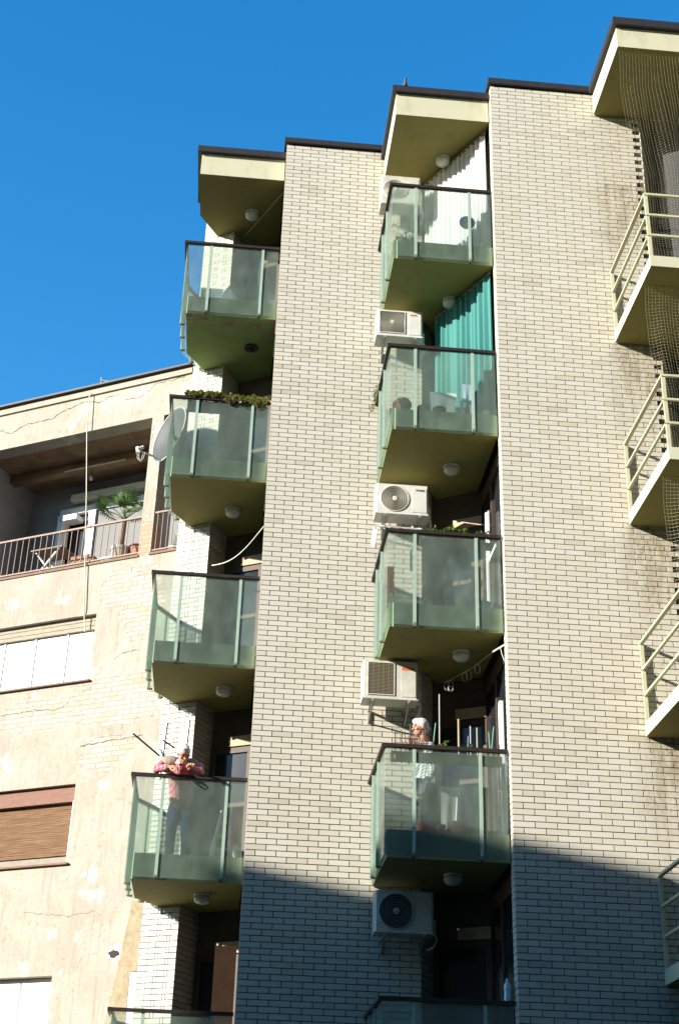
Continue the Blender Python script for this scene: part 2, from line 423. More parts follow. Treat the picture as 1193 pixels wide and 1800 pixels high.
# roof edge strips on the piers
def capstrip(pts,zb,zt,w_=.05,name='roof_edge'):
    mb=MB(); mb.prism(pts,zb,zt); return mb.build(name,ROOFMETAL,apt)
capstrip([(xM-.04,yM-.05),(xM+2.24,yM-.05),(xM+2.24,yM+3),(xM-.04,yM+3)],BT+.023,16.16)
capstrip([(xR-.04,yR-.05),(xR+2.38,yR-.05),(xR+2.38,yR+3),(xR-.04,yR+3)],BT+.023,16.17)
capstrip([(xR+3.04,yR-1.74),(xR+5.4,yR-1.74),(xR+5.4,yR+2),(xR+3.04,yR+2)],BT+.024,16.165)
# roof slabs
def roofslab(poly,zb,zt,label):
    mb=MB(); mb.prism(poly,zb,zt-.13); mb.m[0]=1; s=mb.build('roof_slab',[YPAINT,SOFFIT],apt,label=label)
    cx=sum(p[0] for p in poly)/len(poly); cy=sum(p[1] for p in poly)/len(poly)
    e=[(p[0]+(.045 if p[0]>cx else -.045)*(1 if ok else 0), p[1]-(.05 if p[1]<cy else -.0)) for p,ok in zip(poly,[True]*len(poly))]
    return s,e
def roofcap(s,poly,zb,zt):
    mb=MB(); mb.prism(poly,zb,zt); mb.build('metal_edge',ROOFMETAL,s)
pA=[(-1.12,17.67),(.255,17.67),(.255,19.28),(-.25,19.56),(-.53,19.07),(-.82,19.24),(-1.12,18.72)]
s=roofslab(pA,15.44,16.0,'pale yellow roof slab with a cut corner at far left')[0]
roofcap(s,[(-1.19,17.60),(.262,17.60),(.262,19.7),(-.30,19.7),(-1.19,18.9)],15.873,15.99)
pB=[(1.89,15.92),(3.335,15.92),(3.335,17.5),(2.80,17.85),(2.55,17.455),(1.89,17.455)]
s=roofslab(pB,15.42,15.98,'pale yellow roof slab above the white curtain')[0]
roofcap(s,[(1.83,15.86),(3.342,15.86),(3.342,17.44),(1.83,17.44)],15.853,15.97)
pC=[(4.96,14.36),(8.0,14.36),(8.0,15.765),(4.96,15.765)]
s=roofslab(pC,15.61,16.13,'pale roof slab over the netted balconies at far right')[0]
roofcap(s,[(4.90,14.29),(8.0,14.29),(8.0,15.72),(4.90,15.72)],16.003,16.14)
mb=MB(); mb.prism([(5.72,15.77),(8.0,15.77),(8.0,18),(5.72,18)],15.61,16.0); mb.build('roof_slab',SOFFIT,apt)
# main roof deck and the core behind the loggias
mb=MB(); mb.prism([(2.8,20.7),(2.8,19),(6,17.5),(9.5,15.8),(12,16),(12,30),(-.4,30),(-.4,21.0)],15.2,15.9); mb.build('roof_deck',ROOFMETAL,apt)
def backwall(a,b,zt):
    a=Vector((*a,0)); b=Vector((*b,0)); d=(b-a).normalized(); n=Vector((-d.y,d.x,0))
    mb=MB(); mb.prism([(p.x,p.y) for p in (a,b,b+n*.25,a+n*.25)],ZG,zt)
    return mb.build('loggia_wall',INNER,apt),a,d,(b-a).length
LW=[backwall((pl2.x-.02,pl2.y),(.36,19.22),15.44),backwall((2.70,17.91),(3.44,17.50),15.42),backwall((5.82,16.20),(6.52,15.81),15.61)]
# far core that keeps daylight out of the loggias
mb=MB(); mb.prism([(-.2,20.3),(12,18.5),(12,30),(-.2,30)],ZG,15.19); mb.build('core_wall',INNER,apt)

for (x,y,zt_) in ((xM,yM,15.44),(xR,yR,15.42)):
    for k in range(6):
        z=12.64-2.9*k+.33
        mb=MB(); y0_,y1_=y+.195,y+1.76
        for (a,b,c,d_) in ((y0_,y0_+.09,0,2.5),(y0_+.74,y0_+.83,0,2.5),(y1_-.09,y1_,0,2.5)): mb.box(x+.035,a,z+c,x+.088,b,z+d_)
        mb.box(x+.04,y0_+.09,z,x+.088,y1_-.09,z+.08); mb.box(x+.04,y0_+.09,z+2.3,x+.088,y1_-.09,z+2.5)
        o=mb.build('side_window',WOOD,apt); mb=MB(); mb.box(x+.06,y0_+.09,z+.08,x+.085,y1_-.09,z+2.3); mb.build('window_glass',PANE,o)
LINT=mat('pale_timber_lintel',(.62,.44,.28),.8,.2,9)
# balcony doors in the loggia walls (dark timber, glazed)
def door(wall,a,d,L,z):
    n=Vector((d.y,-d.x,0))   # outward
    f=MB(); w0,w1=.06,L-.03; t=.07
    def rect(u0,u1,z0,z1,dep): f.obox(a+d*u0+Vector((0,0,z0)),d*(u1-u0),n*dep,Vector((0,0,z1-z0)))
    rect(w0,w0+t,z,z+1.98,.05); rect(w1-t,w1,z,z+1.98,.05); rect(w0+t,w1-t,z+1.90,z+1.98,.05); rect(w0+t,w1-t,z,z+.35,.045); rect(w0+t,w1-t,z+1.1,z+1.16,.04)
    o=f.build('balcony_door',WOOD,wall)
    p=MB(); p.obox(a+d*(w0+t)+Vector((0,0,z+.35)),d*(w1-w0-2*t),n*.02,Vector((0,0,.75)))
    p.obox(a+d*(w0+t)+Vector((0,0,z+1.16)),d*(w1-w0-2*t),n*.02,Vector((0,0,.74)))
    p.build('door_glass',PANE,o)
    p=MB(); p.obox(a+d*(L*.45)+Vector((0,0,z+2.0)),d*(L*.55-.02),n*.06,Vector((0,0,.15))); p.build('lintel',LINT,wall)
for wl in LW:
    for k in range(6): door(*wl,12.98-2.9*k-(.25 if wl is LW[2] else 0)-.0)
# pale bedroom window in the netted loggia
mb=MB(); a,d=LW[2][1],LW[2][2]; n=Vector((d.y,-d.x,0))

# ---- glass balconies
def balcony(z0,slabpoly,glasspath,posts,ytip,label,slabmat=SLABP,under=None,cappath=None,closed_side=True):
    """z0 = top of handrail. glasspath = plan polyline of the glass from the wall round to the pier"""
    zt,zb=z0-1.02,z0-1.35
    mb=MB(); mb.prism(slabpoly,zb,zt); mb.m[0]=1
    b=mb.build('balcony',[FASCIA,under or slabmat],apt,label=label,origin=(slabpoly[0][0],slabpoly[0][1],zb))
    # handrail
    h=MB(); cp=cappath or glasspath
    for i in range(len(cp)-1):
        p,q=Vector((*cp[i],z0-.02)),Vector((*cp[i+1],z0-.02)); d=(q-p).normalized()
        ex=.028
        h.bar(p-d*(ex if i else 0),q+d*(ex if i<len(cp)-2 else 0),.055,.045 if i%2 else .042)
    h.build('handrail',CAP,b)
    # glass panes with small gaps, posts behind, clips under
    for i in range(len(glasspath)-1):
        p,q=Vector((*glasspath[i],0)),Vector((*glasspath[i+1],0)); d=(q-p); L=d.length; d.normalize(); n=Vector((d.y,-d.x,0))
        if n.y>0.5 or (abs(n.y)<.5 and n.x>0): n=-n
        cuts=posts.get(i,[])
        ed=[.004]+[c for c in cuts]+[L-.004]
        for a_,b_ in zip(ed[:-1],ed[1:]):
            gm=MB(); P=p+d*(a_+.0005); Qq=p+d*(b_-.0005)
            gm.obox(P+Vector((0,0,z0-1.33)),Qq-P,n*.006,Vector((0,0,1.285)))
            # single-sheet look: keep only one face plus thin edges
            gm.f=[gm.f[3] if n.dot(Vector((0,0,0))-P)<0 else gm.f[2]]; gm.m=[0]
            gm.build('glass_panel',GLASS,b)
        for c in cuts:
            pm=MB(); P=p+d*c+n*.010
            pm.bar(P+Vector((0,0,z0-1.33)),P+Vector((0,0,z0-.045)),.04,.014)
            pm.build('post',POST,b)
            cm=MB(); P2=p+d*c
            cm.bar(P2-n*.05+Vector((0,0,z0-1.342)),P2+n*.018+Vector((0,0,z0-1.342)),.034,.02)
            cm.bar(P2+n*.014+Vector((0,0,z0-1.348)),P2+n*.014+Vector((0,0,z0-1.30)),.03,.008)
            cm.build('clip',CLIP,b)
    return b
slabA=[(-1.13,17.69),(.262,17.69),(.262,19.27),(-.27,19.56),(-.53,19.08),(-.85,19.255),(-1.13,18.80)]
glA=[(-.93,19.31),(-1.205,18.83),(-1.205,17.65),(.245,17.65)]
capA=[(-.95,19.31),(-1.225,18.83),(-1.225,17.64),(.255,17.64)]
postsA={0:[.27],1:[.10,.46,.82],2:[.38,1.20]}
bA=[]
namesA=['peeling green balcony at the top left with a chipped underside','balcony with a row of succulents along its rail, left column','glass balcony in the left column with an empty rail','glass balcony in the left column where a person in a red plaid shirt leans out','lowest glass balcony of the left column, cut by the picture edge']
for k in range(5):
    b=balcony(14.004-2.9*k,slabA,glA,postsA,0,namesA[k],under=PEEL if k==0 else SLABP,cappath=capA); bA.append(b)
slabB=[(1.885,15.94),(3.342,15.94),(3.342,17.5),(2.80,17.86),(2.55,17.455),(1.885,17.455)]
glB=[(1.85,17.46),(1.85,15.90),(3.325,15.90)]
capB=[(1.835,17.46),(1.835,15.895),(3.335,15.895)]
postsB={0:[.42,.98],1:[.35,1.15]}
namesB=['top glass balcony of the middle column in front of the white curtain','glass balcony holding terracotta pots in front of the green curtain','glass balcony with leafy plants along the rail, middle column','glass balcony with garden stakes where a white haired person stands','lowest glass balcony of the middle column, deep in shade']
bB=[]
for k in range(5):
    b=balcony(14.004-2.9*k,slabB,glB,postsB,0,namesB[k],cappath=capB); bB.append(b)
# floor of the loggias in between (back part of every storey) is the slab itself

# ---- netted steel balconies at the right
def steel_balcony(zt,label):
    zb=zt-.17
    x0,y0,x1=5.02,14.01,6.42
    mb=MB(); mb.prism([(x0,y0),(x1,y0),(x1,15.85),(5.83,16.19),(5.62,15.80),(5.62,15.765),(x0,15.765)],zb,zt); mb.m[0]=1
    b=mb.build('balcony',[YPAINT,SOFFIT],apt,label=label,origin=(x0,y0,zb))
    for (px,py) in ((x0+.025,15.735),(x0+.025,y0+.03),(x1-.03,y0+.03)):
        p=MB(); p.bar((px,py,zt-.12 if py<15 else zt-.16),(px,py,zt+1.03),.045,.03); p.build('post',RAILP,b)
    for i,h in enumerate((1.04,.69,.35)):
        p=MB(); tw=.05 if i==0 else .035
        p.bar((x0+.02,15.77,zt+h),(x0+.02,y0+.005,zt+h),tw,.03); p.build('rail',RAILP,b)
        p=MB(); p.bar((x0+.046,y0+.012,zt+h-.003),(x1-.01,y0+.012,zt+h-.003),.03,.03); p.build('rail',RAILP,b)
    return b
for k,l in enumerate(['uppermost railed balcony at the right edge','second railed balcony from the top at the right edge','third railed balcony from the top at the right edge','lowest railed balcony at the right edge, partly in shade']):
    steel_balcony(11.50-2.9*k,l)
# netting
NETM=mat('pale_nylon_thread',(.50,.46,.30),.6)
def net(name,ztop,zbot,left,label):
    mb=MB(); sp=.044; rr=.0016
    x1=6.40
    def pt(s,t):
        z=ztop+(zbot-ztop)*t; xl=left(z); x=xl+(x1-xl)*s
        yy=14.42+.22*math.sin(t*3.1)*(.5+.5*math.cos(s*5))+.05*math.sin(s*23+t*5)*math.sin(t*3.14)+.35*max(0,t-.0)*0
        x+=.008*math.sin(t*11+s*9)
        return Vector((x,yy,z))
    nx=int(1.35/sp); nz=int((ztop-zbot)/sp)
    def thread(P):
        base=len(mb.v)
        for p in P:
            for k in range(3):
                a=2.094*k; mb.v.append((p.x+rr*math.cos(a),p.y+rr*math.sin(a),p.z+(rr*math.sin(a) if thread.h else 0)))
        for i in range(len(P)-1):
            for k in range(3):
                k2=(k+1)%3; mb.face((base+i*3+k,base+i*3+k2,base+i*3+3+k2,base+i*3+3+k))
    thread.h=False; rr=.0011
    for i in range(nx+1): thread([pt(i/nx,j/nz) for j in range(0,nz+1,2)])
    thread.h=True; rr=.0021
    for j in range(nz+1): thread([pt(i/nx,j/nz) for i in range(nx+1)])
    # knots at the crossings, which is what glints in the sun
    for i in range(nx+1):
        for j in range(nz+1):
            p=pt(i/nx,j/nz); r_=.0055; n=len(mb.v)
            mb.v+=[(p.x,p.y,p.z+r_),(p.x-r_,p.y-r_,p.z),(p.x+r_,p.y-r_,p.z),(p.x,p.y+r_,p.z),(p.x,p.y,p.z-r_)]
            for q in ((0,1,2),(0,2,3),(0,3,1),(4,2,1),(4,3,2),(4,1,3)): mb.face([n+a for a in q])
    o=mb.build(name,NETM); tag(o,label,'bird net','nets hung across the right hand balconies'); return o
net('bird_net',15.60,11.52,lambda z:5.0+.21*min(1,max(0,(15.0-z)/1.6)),'fine bird net hanging from the right roof slab down to the uppermost railed balcony')
net('bird_net',11.32,8.62,lambda z:5.06+.16*min(1,max(0,(11.0-z)/1.2)),'bird net hanging between the uppermost and second railed balconies at right')
net('bird_net',8.42,5.72,lambda z:5.06+.16*min(1,max(0,(8.1-z)/1.2)),'bird net hanging below the second railed balcony at the right edge')
net('bird_net',5.52,2.82,lambda z:5.06+.16*min(1,max(0,(5.2-z)/1.2)),'bird net hanging below the third railed balcony at the right edge')
# bedroom window seen through the top net
wn=thing('window','grey curtained window behind the bird net at top right','window',(6.1,16.0,12.4))
mb=MB(); P=LW[2][1]; d=LW[2][2]; n=Vector((d.y,-d.x,0))
for k in range(2):
    z=13.1-2.9*k
    mb.obox(P+d*.24+n*.055+Vector((0,0,z)),d*.44,n*.02,Vector((0,0,2.0)))
mb.build('pane',mat('grey_net_curtain',(.045,.045,.045),.8,.3,5),wn)

# ------------------------------------------------------------------ ceiling lights
def ceiling_light(x,y,z,label,broken=False,r=.115):
    t=thing('ceiling_light',label,'ceiling light',(x,y,z),'round ceiling lights under the balconies')
    mb=MB(); mb.lathe((x,y,z),[(r*1.0,-.0),(r*1.0,-.02),(r*.9,-.028)],seg=24); mb.build('base',DARK if broken else PLASTW,t,smooth=False)
    if broken:
        mb=MB(); mb.lathe((x,y,z-.028),[(.03,0),(.03,-.05),(.01,-.06)],seg=12); mb.build('lamp_holder',DARK,t)
    else:
        mb=MB(); mb.lathe((x,y,z-.028),[(r*.93,0),(r*1.0,-.02),(r*.93,-.055),(r*.7,-.085),(r*.35,-.10),(.005,-.104)],seg=28); mb.build('lamp_shade',LAMPG,t,smooth=True)
for (x,y),z,l in zip([(-.24,18.55),(-.1,18.5),(-.2,18.6),(-.14,18.5),(-.23,18.4)],[15.44,12.654,9.754,6.854,3.954],
    ['white dome light under the left roof slab','bare dark lamp fitting under the peeling green balcony','white dome light under the balcony with succulents','white dome light under the empty railed balcony of the left column','shaded dome light under the balcony of the leaning person']):
    ceiling_light(x,y,z,l,broken='bare' in l)
for (x,y),z,l in zip([(2.76,16.82),(2.86,16.85),(2.85,16.85),(2.92,16.65),(2.78,16.65)],[15.42,12.654,9.754,6.854,3.954],
    ['white dome light beside the white curtain rod','white dome light above the green curtain','white dome light above the round grilled outdoor unit','white dome light with clothes hooks hanging near it','dark dome light below the balcony with stakes']):
    ceiling_light(x,y,z,l)

# ------------------------------------------------------------------ outdoor units
def text_mesh(name,txt,size,loc,m,parent):
    c=bpy.data.curves.new(name,'FONT'); c.body=txt; c.size=size; c.extrude=.0015; c.align_x='CENTER'
    o=bpy.data.objects.new(name,c); col.objects.link(o)
    dg=bpy.context.evaluated_depsgraph_get(); me=bpy.data.meshes.new_from_object(o.evaluated_get(dg))
    bpy.data.objects.remove(o)
    me.materials.clear(); me.materials.append(m)
    q=bpy.data.objects.new(name,me); col.objects.link(q); q.parent=parent
    q.rotation_euler=(R(90),0,0); q.location=Vector(loc)-PW(parent)
    return q
INK=mat('black_print',(.03,.03,.03),.5); INKR=mat('red_print',(.55,.06,.04),.5); ORANGE=mat('orange_label',(.65,.16,.04),.5)
def ac_unit(x0,z0,x1,z1,style,label,y=17.0,dep=.30):
    W=x1-x0; H=z1-z0
    t=thing('outdoor_unit',label,'air conditioner',((x0+x1)/2,y+dep/2,z0),'outdoor units on the middle pier')
    cm=METALW if style in('square','round') else METALC
    mb=MB()
    r=.018  # softened body: octagonal vertical edges
    poly=[(x0+r,y),(x1-r,y),(x1,y+r),(x1,y+dep),(x0,y+dep),(x0,y+r)]
    mb.prism(poly,z0,z1)
    mb.box(x0-.004,y-.004,z0-.012,x1+.004,y+dep,z0-.001)
    # side valve cover
    mb.box(x1+.001,y+.17,z0+.02,x1+.05,y+.29,z0+.2)
    mb.build('casing',cm,t)
    fx=x0+W*.36; fz=(z0+z1)/2; fr=min(H*.43,W*.31)
    if style in('round','swirl','dark'):
        mb=MB(); mb.mi=1 if style!='x' else 1
        mb.lathe((fx,y-.001,fz),[(fr,0),(fr*.98,.004),(.001,.004)],ax=(0,-1,0),seg=40)
        mb.mi=0
        rings=6 if style=='round' else (10 if style=='swirl' else 5)
        mb.tube([(fx+fr*math.cos(a),y-.006,fz+fr*math.sin(a)) for a in [2*math.pi*i/40 for i in range(41)]],.008,6,False)
        for i in range(1,rings):
            rr=fr*(.22+.78*i/rings)
            mb.tube([(fx+rr*math.cos(a),y-.010,fz+rr*math.sin(a)) for a in [2*math.pi*k/36 for k in range(37)]],.0035 if style!='dark' else .0015,4,False)
        if style=='swirl':
            for k in range(28):
                a=2*math.pi*k/28
                mb.tube([(fx+fr*s_*math.cos(a+s_*1.2),y-.010,fz+fr*s_*math.sin(a+s_*1.2)) for s_ in (.2,.45,.7,.98)],.002,4,False)
        mb.lathe((fx,y-.008,fz),[(fr*.2,0),(fr*.2,.006),(fr*.12,.010)],ax=(0,-1,0),seg=24)
        mb.build('fan_grille',[GRILLW if style!='dark' else mat('dim_hub',(.35,.37,.36),.5),GRILLD if style!='dark' else DARK],t)
    else:
        gx0,gx1=(x0+.07,x0+W*.56) if style=='fine' else (x0+.05,x0+W*.60)
        gz0,gz1=z0+.05,z1-.035
        mb=MB(); mb.mi=1; mb.box(gx0,y-.004,gz0,gx1,y-.001,gz1)
        mb.mi=2
        for (a,b,c,d_) in ((gx0-.012,gz0-.012,gx1+.012,gz0),(gx0-.012,gz1,gx1+.012,gz1+.012),(gx0-.012,gz0,gx0,gz1),(gx1,gz0,gx1+.012,gz1)):
            mb.box(a,y-.012,b,c,y-.001,d_)
        mb.mi=0
        if style=='square':
            cx,cz=(gx0+gx1)/2,(gz0+gz1)/2
            for i in range(1,11):
                rr=.026*i
                P=[(cx+rr*math.cos(a),y-.009,cz+rr*math.sin(a)) for a in [2*math.pi*k/40 for k in range(41)]]
                run=[]
                for p in P+[None]:
                    if p and gx0<p[0]<gx1 and gz0<p[2]<gz1: run.append(p)
                    else:
                        if len(run)>1: mb.tube(run,.0022,4,False)
                        run=[]
            for k in range(20):
                a=2*math.pi*k/20; run=[]
                for s_ in (0.03,.08,.13,.18,.23,.28):
                    p=(cx+s_*math.cos(a+s_*2),y-.007,cz+s_*math.sin(a+s_*2))
                    if gx0<p[0]<gx1 and gz0<p[2]<gz1: run.append(p)
                if len(run)>1: mb.tube(run,.0018,4,False)
            mb.lathe((cx,y-.010,cz),[(.03,0),(.03,.006),(.015,.010)],ax=(0,-1,0),seg=20)
        else:
            nl=22
            for i in range(1,nl):
                z=gz0+(gz1-gz0)*i/nl; mb.box(gx0,y-.009,z-.0022,gx1,y-.005,z+.0022)
            for i in range(1,5):
                xx=gx0+(gx1-gx0)*i/5; mb.box(xx-.002,y-.011,gz0,xx+.002,y-.0095,gz1)
        mb.build('fan_grille',[mat('brown_grille_wire',(.30,.25,.15),.6) if style=='fine' else GRILLW,GRILLD,cm],t)
    # service panel
    px0=x0+W*.70
    mb=MB(); mb.box(px0,y-.006,z0+.03,x1-.03,y-.001,z1-.04); mb.build('service_panel',cm,t)
    if style=='round': text_mesh('logo','KOREL',.042,(x0+W*.845,y-.0085,z1-.095),INK,t)
    if style=='square': text_mesh('logo','RUUD',.038,(x0+W*.80,y-.0085,z1-.085),INKR,t)
    if style=='fine':
        mb=MB(); mb.box(px0+.0,y-.009,z1-.12,x1-.05,y-.0065,z1-.075); mb.build('label_strip',ORANGE,t)
    # wall brackets
    for bx in (x0+W*.18,x0+W*.84):
        mb=MB()
        mb.bar((bx,y-.01,z0-.03),(bx,yM-.002,z0-.03),.03,.03)
        mb.bar((bx,yM-.016,z0-.012),(bx,yM-.016,z0-.20),.028,.028)
        mb.bar((bx,y+.03,z0-.046),(bx,yM-.034,z0-.185),.018,.018)
        mb.build('bracket',GALV,t)
    # pipe to the wall
    mb=MB(); mb.tube([(x1+.04,y+.23,z0+.1),(x1+.07,y+.25,z0-.02),(x1+.05,y+.35,z0-.10),(x1-.02,y+.465,z0-.12)],.012,8); mb.build('pipe',PLASTW,t)
    return t
ac_unit(1.80,14.58,2.43,15.14,'swirl','outdoor unit half hidden behind the top balcony rail')
ac_unit(1.765,12.04,2.465,12.50,'square','outdoor unit with a square grille and small red lettering beside the green curtain')
ac_unit(1.80,9.03,2.545,9.49,'round','outdoor unit with a round grille and black lettering above the clothes rack')
ac_unit(1.675,6.29,2.40,6.81,'fine','white outdoor unit with a square mesh grille and orange label above the white haired person')
ac_unit(1.88,3.32,2.60,3.81,'dark','shaded outdoor unit with a black round fan below the stake balcony')

# ------------------------------------------------------------------ curtains
def curtain(p,q,zt,zb,m,label,folds=11,amp=.035,scallop=0):
    p,q=Vector((*p,0)),Vector((*q,0)); d=q-p; L=d.length; d.normalize(); n=Vector((d.y,-d.x,0))
    t=thing('curtain',label,'curtain',((p.x+q.x)/2,(p.y+q.y)/2,zb))
    mb=MB(); nx=150; nz=14; v0=0
    for j in range(nz+1):
        f=j/nz
        for i in range(nx+1):
            s_=i/nx; ph=s_*folds*2*math.pi+.9*math.sin(s_*9)
            a=amp*(.55+.6*f)*(math.sin(ph)+.35*math.sin(ph*2.3+1))
            z=zt+(zb-zt)*f-(scallop*abs(math.sin(s_*folds*math.pi))*(1-f))
            P=p+d*(L*s_)+n*a; mb.v.append((P.x,P.y,z))
    for j in range(nz):
        for i in range(nx):
            a=j*(nx+1)+i; mb.face((a,a+1,a+nx+2,a+nx+1))
    mb.build('cloth',m,t,smooth=True)
    r=MB(); r.tube([p+Vector((0,0,zt+.015)),q+Vector((0,0,zt+.015))],.009,8); r.build('rod',GALV,t)
    for i in range(folds):
        pass
    return t
CURW=clothmat('white_curtain_cloth',(.84,.83,.80)); CURG=clothmat('green_curtain_cloth',(.10,.46,.36),.3)
CURG2=clothmat('pale_green_curtain_cloth',(.08,.31,.28),.3)
curtain((2.56,17.40),(3.31,16.10),15.36,13.05,CURW,'long white curtain under the middle roof slab',13,.03,.02)
curtain((2.70,17.26),(3.315,16.04),12.58,10.2,CURG2,'sea green pleated curtain on the balcony with terracotta pots',9,.045)
# bare rod of the top left balcony
rd=MB(); rd.tube([(.262,17.92,15.40),(-.38,19.20,15.40)],.011,8); tag(rd.build('curtain_rod',GALV),'bare curtain rod under the left roof slab','rod')

# ------------------------------------------------------------------ old house
old=thing('old_house','weathered old house with peeling cream plaster and exposed brick beside the brick block','house',tuple(Q+Vector((-2,0,ZG))))
def W(u,o,z): return Q+U*u-N*o+Vector((0,0,z))     # o = metres out of the wall
def plaster_material():
    m=bpy.data.materials.new('peeling_cream_plaster'); m.use_nodes=True; t=m.node_tree; b=t.nodes['Principled BSDF']
    g=nn(t,'ShaderNodeNewGeometry'); pos=g.outputs['Position']
    mp=nn(t,'ShaderNodeMapping'); mp.vector_type='POINT'
    # wall frame: x along the wall, y out, z up
    mp.inputs['Rotation'].default_value=(0,0,R(28.5))
    sub=nn(t,'ShaderNodeVectorMath',operation='SUBTRACT'); t.links.new(pos,sub.inputs[0]); sub.inputs[1].default_value=tuple(Q)
    t.links.new(sub.outputs[0],mp.inputs['Vector']); L=mp.outputs[0]
    sp=nn(t,'ShaderNodeSeparateXYZ'); t.links.new(L,sp.inputs[0]); u_,z_=sp.outputs[0],sp.outputs[2]
    cb=nn(t,'ShaderNodeCombineXYZ'); t.links.new(u_,cb.inputs[0]); t.links.new(z_,cb.inputs[1])
    bk=nn(t,'ShaderNodeTexBrick'); t.links.new(cb.outputs[0],bk.inputs['Vector'])
    bk.inputs['Scale'].default_value=1; bk.inputs['Brick Width'].default_value=.25; bk.inputs['Row Height'].default_value=.078; bk.inputs['Mortar Size'].default_value=.012; bk.inputs['Mortar Smooth'].default_value=.5
    bk.inputs['Color1'].default_value=(.50,.28,.19,1); bk.inputs['Color2'].default_value=(.56,.47,.38,1); bk.inputs['Mortar'].default_value=(.40,.35,.28,1); bk.inputs['Bias'].default_value=.35
    big=noise(t,L,1.1,6); mid=noise(t,L,4.5,7); fine=noise(t,L,26,6)
    base=mixc(t,ramp(t,big,.3,.7),(.455,.41,.345),(.375,.33,.27))
    base=mixc(t,mth(t,'MULTIPLY',ramp(t,mid,.48,.66),.5),base,(.37,.315,.24))
    base=mixc(t,mth(t,'MULTIPLY',ramp(t,fine,.52,.66),.4),base,(.33,.27,.17))
    base=mixc(t,mth(t,'MULTIPLY',ramp(t,noise(t,L,2.3,5),.58,.64),.5),base,(.66,.63,.53))
    base=mixc(t,mth(t,'MULTIPLY',ramp(t,noise(t,L,6,6,(2.4,1,.22)),.50,.68),.42),base,(.28,.24,.17))
    base=mixc(t,mth(t,'MULTIPLY',ramp(t,noise(t,L,14,4),.62,.66),.5),base,(.30,.22,.13))
    def blob(u0,z0,ru,rz):
        a=mth(t,'DIVIDE',mth(t,'SUBTRACT',u_,u0),ru); c=mth(t,'DIVIDE',mth(t,'SUBTRACT',z_,z0),rz)
        r2=mth(t,'SQRT',mth(t,'ADD',mth(t,'MULTIPLY',a,a),mth(t,'MULTIPLY',c,c)))
        return mth(t,'SUBTRACT',1.25,r2)
    fld=None
    for args in ((-1.0,7.05,.95,.50),(-2.4,6.95,1.0,.30),(-.75,8.55,.45,.75),(-1.1,6.25,.55,.32),(-.80,9.75,.16,.45),(-.78,11.6,.12,.45),(-1.25,8.9,.35,.35)):
        bl=blob(*args); fld=bl if fld is None else mth(t,'MAXIMUM',fld,bl)
    msk=ramp(t,mth(t,'ADD',fld,mth(t,'MULTIPLY',mth(t,'SUBTRACT',mid,.5),1.7)),.38,.46)
    bright=mixc(t,ramp(t,mid,.42,.62),bk.outputs['Color'],(.54,.49,.41))
    lowp=ramp(t,blob(-.82,9.65,.22,.45),.2,.6)
    bc=mixc(t,mth(t,'MULTIPLY',lowp,.55),mixc(t,.35,bk.outputs['Color'],bright),(.55,.22,.11))
    # brick only where the coat fell off, joints keep dark
    j=mth(t,'MULTIPLY',bk.outputs['Fac'],.5)
    bc=mixc(t,j,bc,(.42,.36,.27))
    cc=mixc(t,msk,base,bc)
    t.links.new(cc,b.inputs['Base Color']); b.inputs['Roughness'].default_value=.95; b.inputs['Specular IOR Level'].default_value=.15
    hgt=mth(t,'ADD',mth(t,'MULTIPLY',mth(t,'SUBTRACT',1.0,msk),1.0),mth(t,'MULTIPLY',mth(t,'MULTIPLY',msk,mth(t,'SUBTRACT',1.0,bk.outputs['Fac'])),.8))
    hgt=mth(t,'ADD',hgt,mth(t,'ADD',mth(t,'MULTIPLY',mid,.9),mth(t,'MULTIPLY',fine,.35)))
    bp=nn(t,'ShaderNodeBump'); bp.inputs['Strength'].default_value=.75; bp.inputs['Distance'].default_value=.014
    t.links.new(hgt,bp.inputs['Height']); t.links.new(bp.outputs[0],b.inputs['Normal'])
    return m
PLASTER=plaster_material()
GREYPL=mat('grey_loggia_plaster',(.38,.375,.375),.95,.2,3,bump=.3)
SOFFP=mat('stained_ochre_ceiling',(.30,.20,.11),.95,.5,2.2,col2=(.16,.10,.055),bump=.3)
# wall with openings
ul,ur=-9.5,-.225; zt=12.80
ops=[(-4.32,9.43,-.92,11.95),(-.70,9.43,-.225,11.95),(-6.4,7.42,-1.56,8.52),(-6.4,4.65,-1.57,5.81),(-6.4,1.6,-1.58,3.11)]
us=sorted({ul,ur,*[o_[0] for o_ in ops],*[o_[2] for o_ in ops]}); zs=sorted({ZG,zt,*[o_[1] for o_ in ops],*[o_[3] for o_ in ops]})
mb=MB(); OUT=-.02
for a,b in zip(us[:-1],us[1:]):
    for c,d_ in zip(zs[:-1],zs[1:]):
        if any(o_[0]<=a+1e-6 and b<=o_[2]+1e-6 and o_[1]<=c+1e-6 and d_<=o_[3]+1e-6 for o_ in ops): continue
        mb.quad(W(a,OUT,c),W(b,OUT,c),W(b,OUT,d_),W(a,OUT,d_))
for i,(a,c,b,d_) in enumerate(ops):
    dp=-.24 if i>1 else -.30
    mb.quad(W(a,OUT,c),W(a,OUT,d_),W(a,dp,d_),W(a,dp,c)); 
    if i!=1: mb.quad(W(b,OUT,c),W(b,dp,c),W(b,dp,d_),W(b,OUT,d_))
    mb.quad(W(a,OUT,d_),W(b,OUT,d_),W(b,dp,d_),W(a,dp,d_)); mb.quad(W(a,OUT,c),W(a,dp,c),W(b,dp,c),W(b,OUT,c))
mb.quad(W(ul,OUT,zt),W(ur,OUT,zt),W(ur,-.6,zt),W(ul,-.6,zt))
mb.build('wall',PLASTER,old)
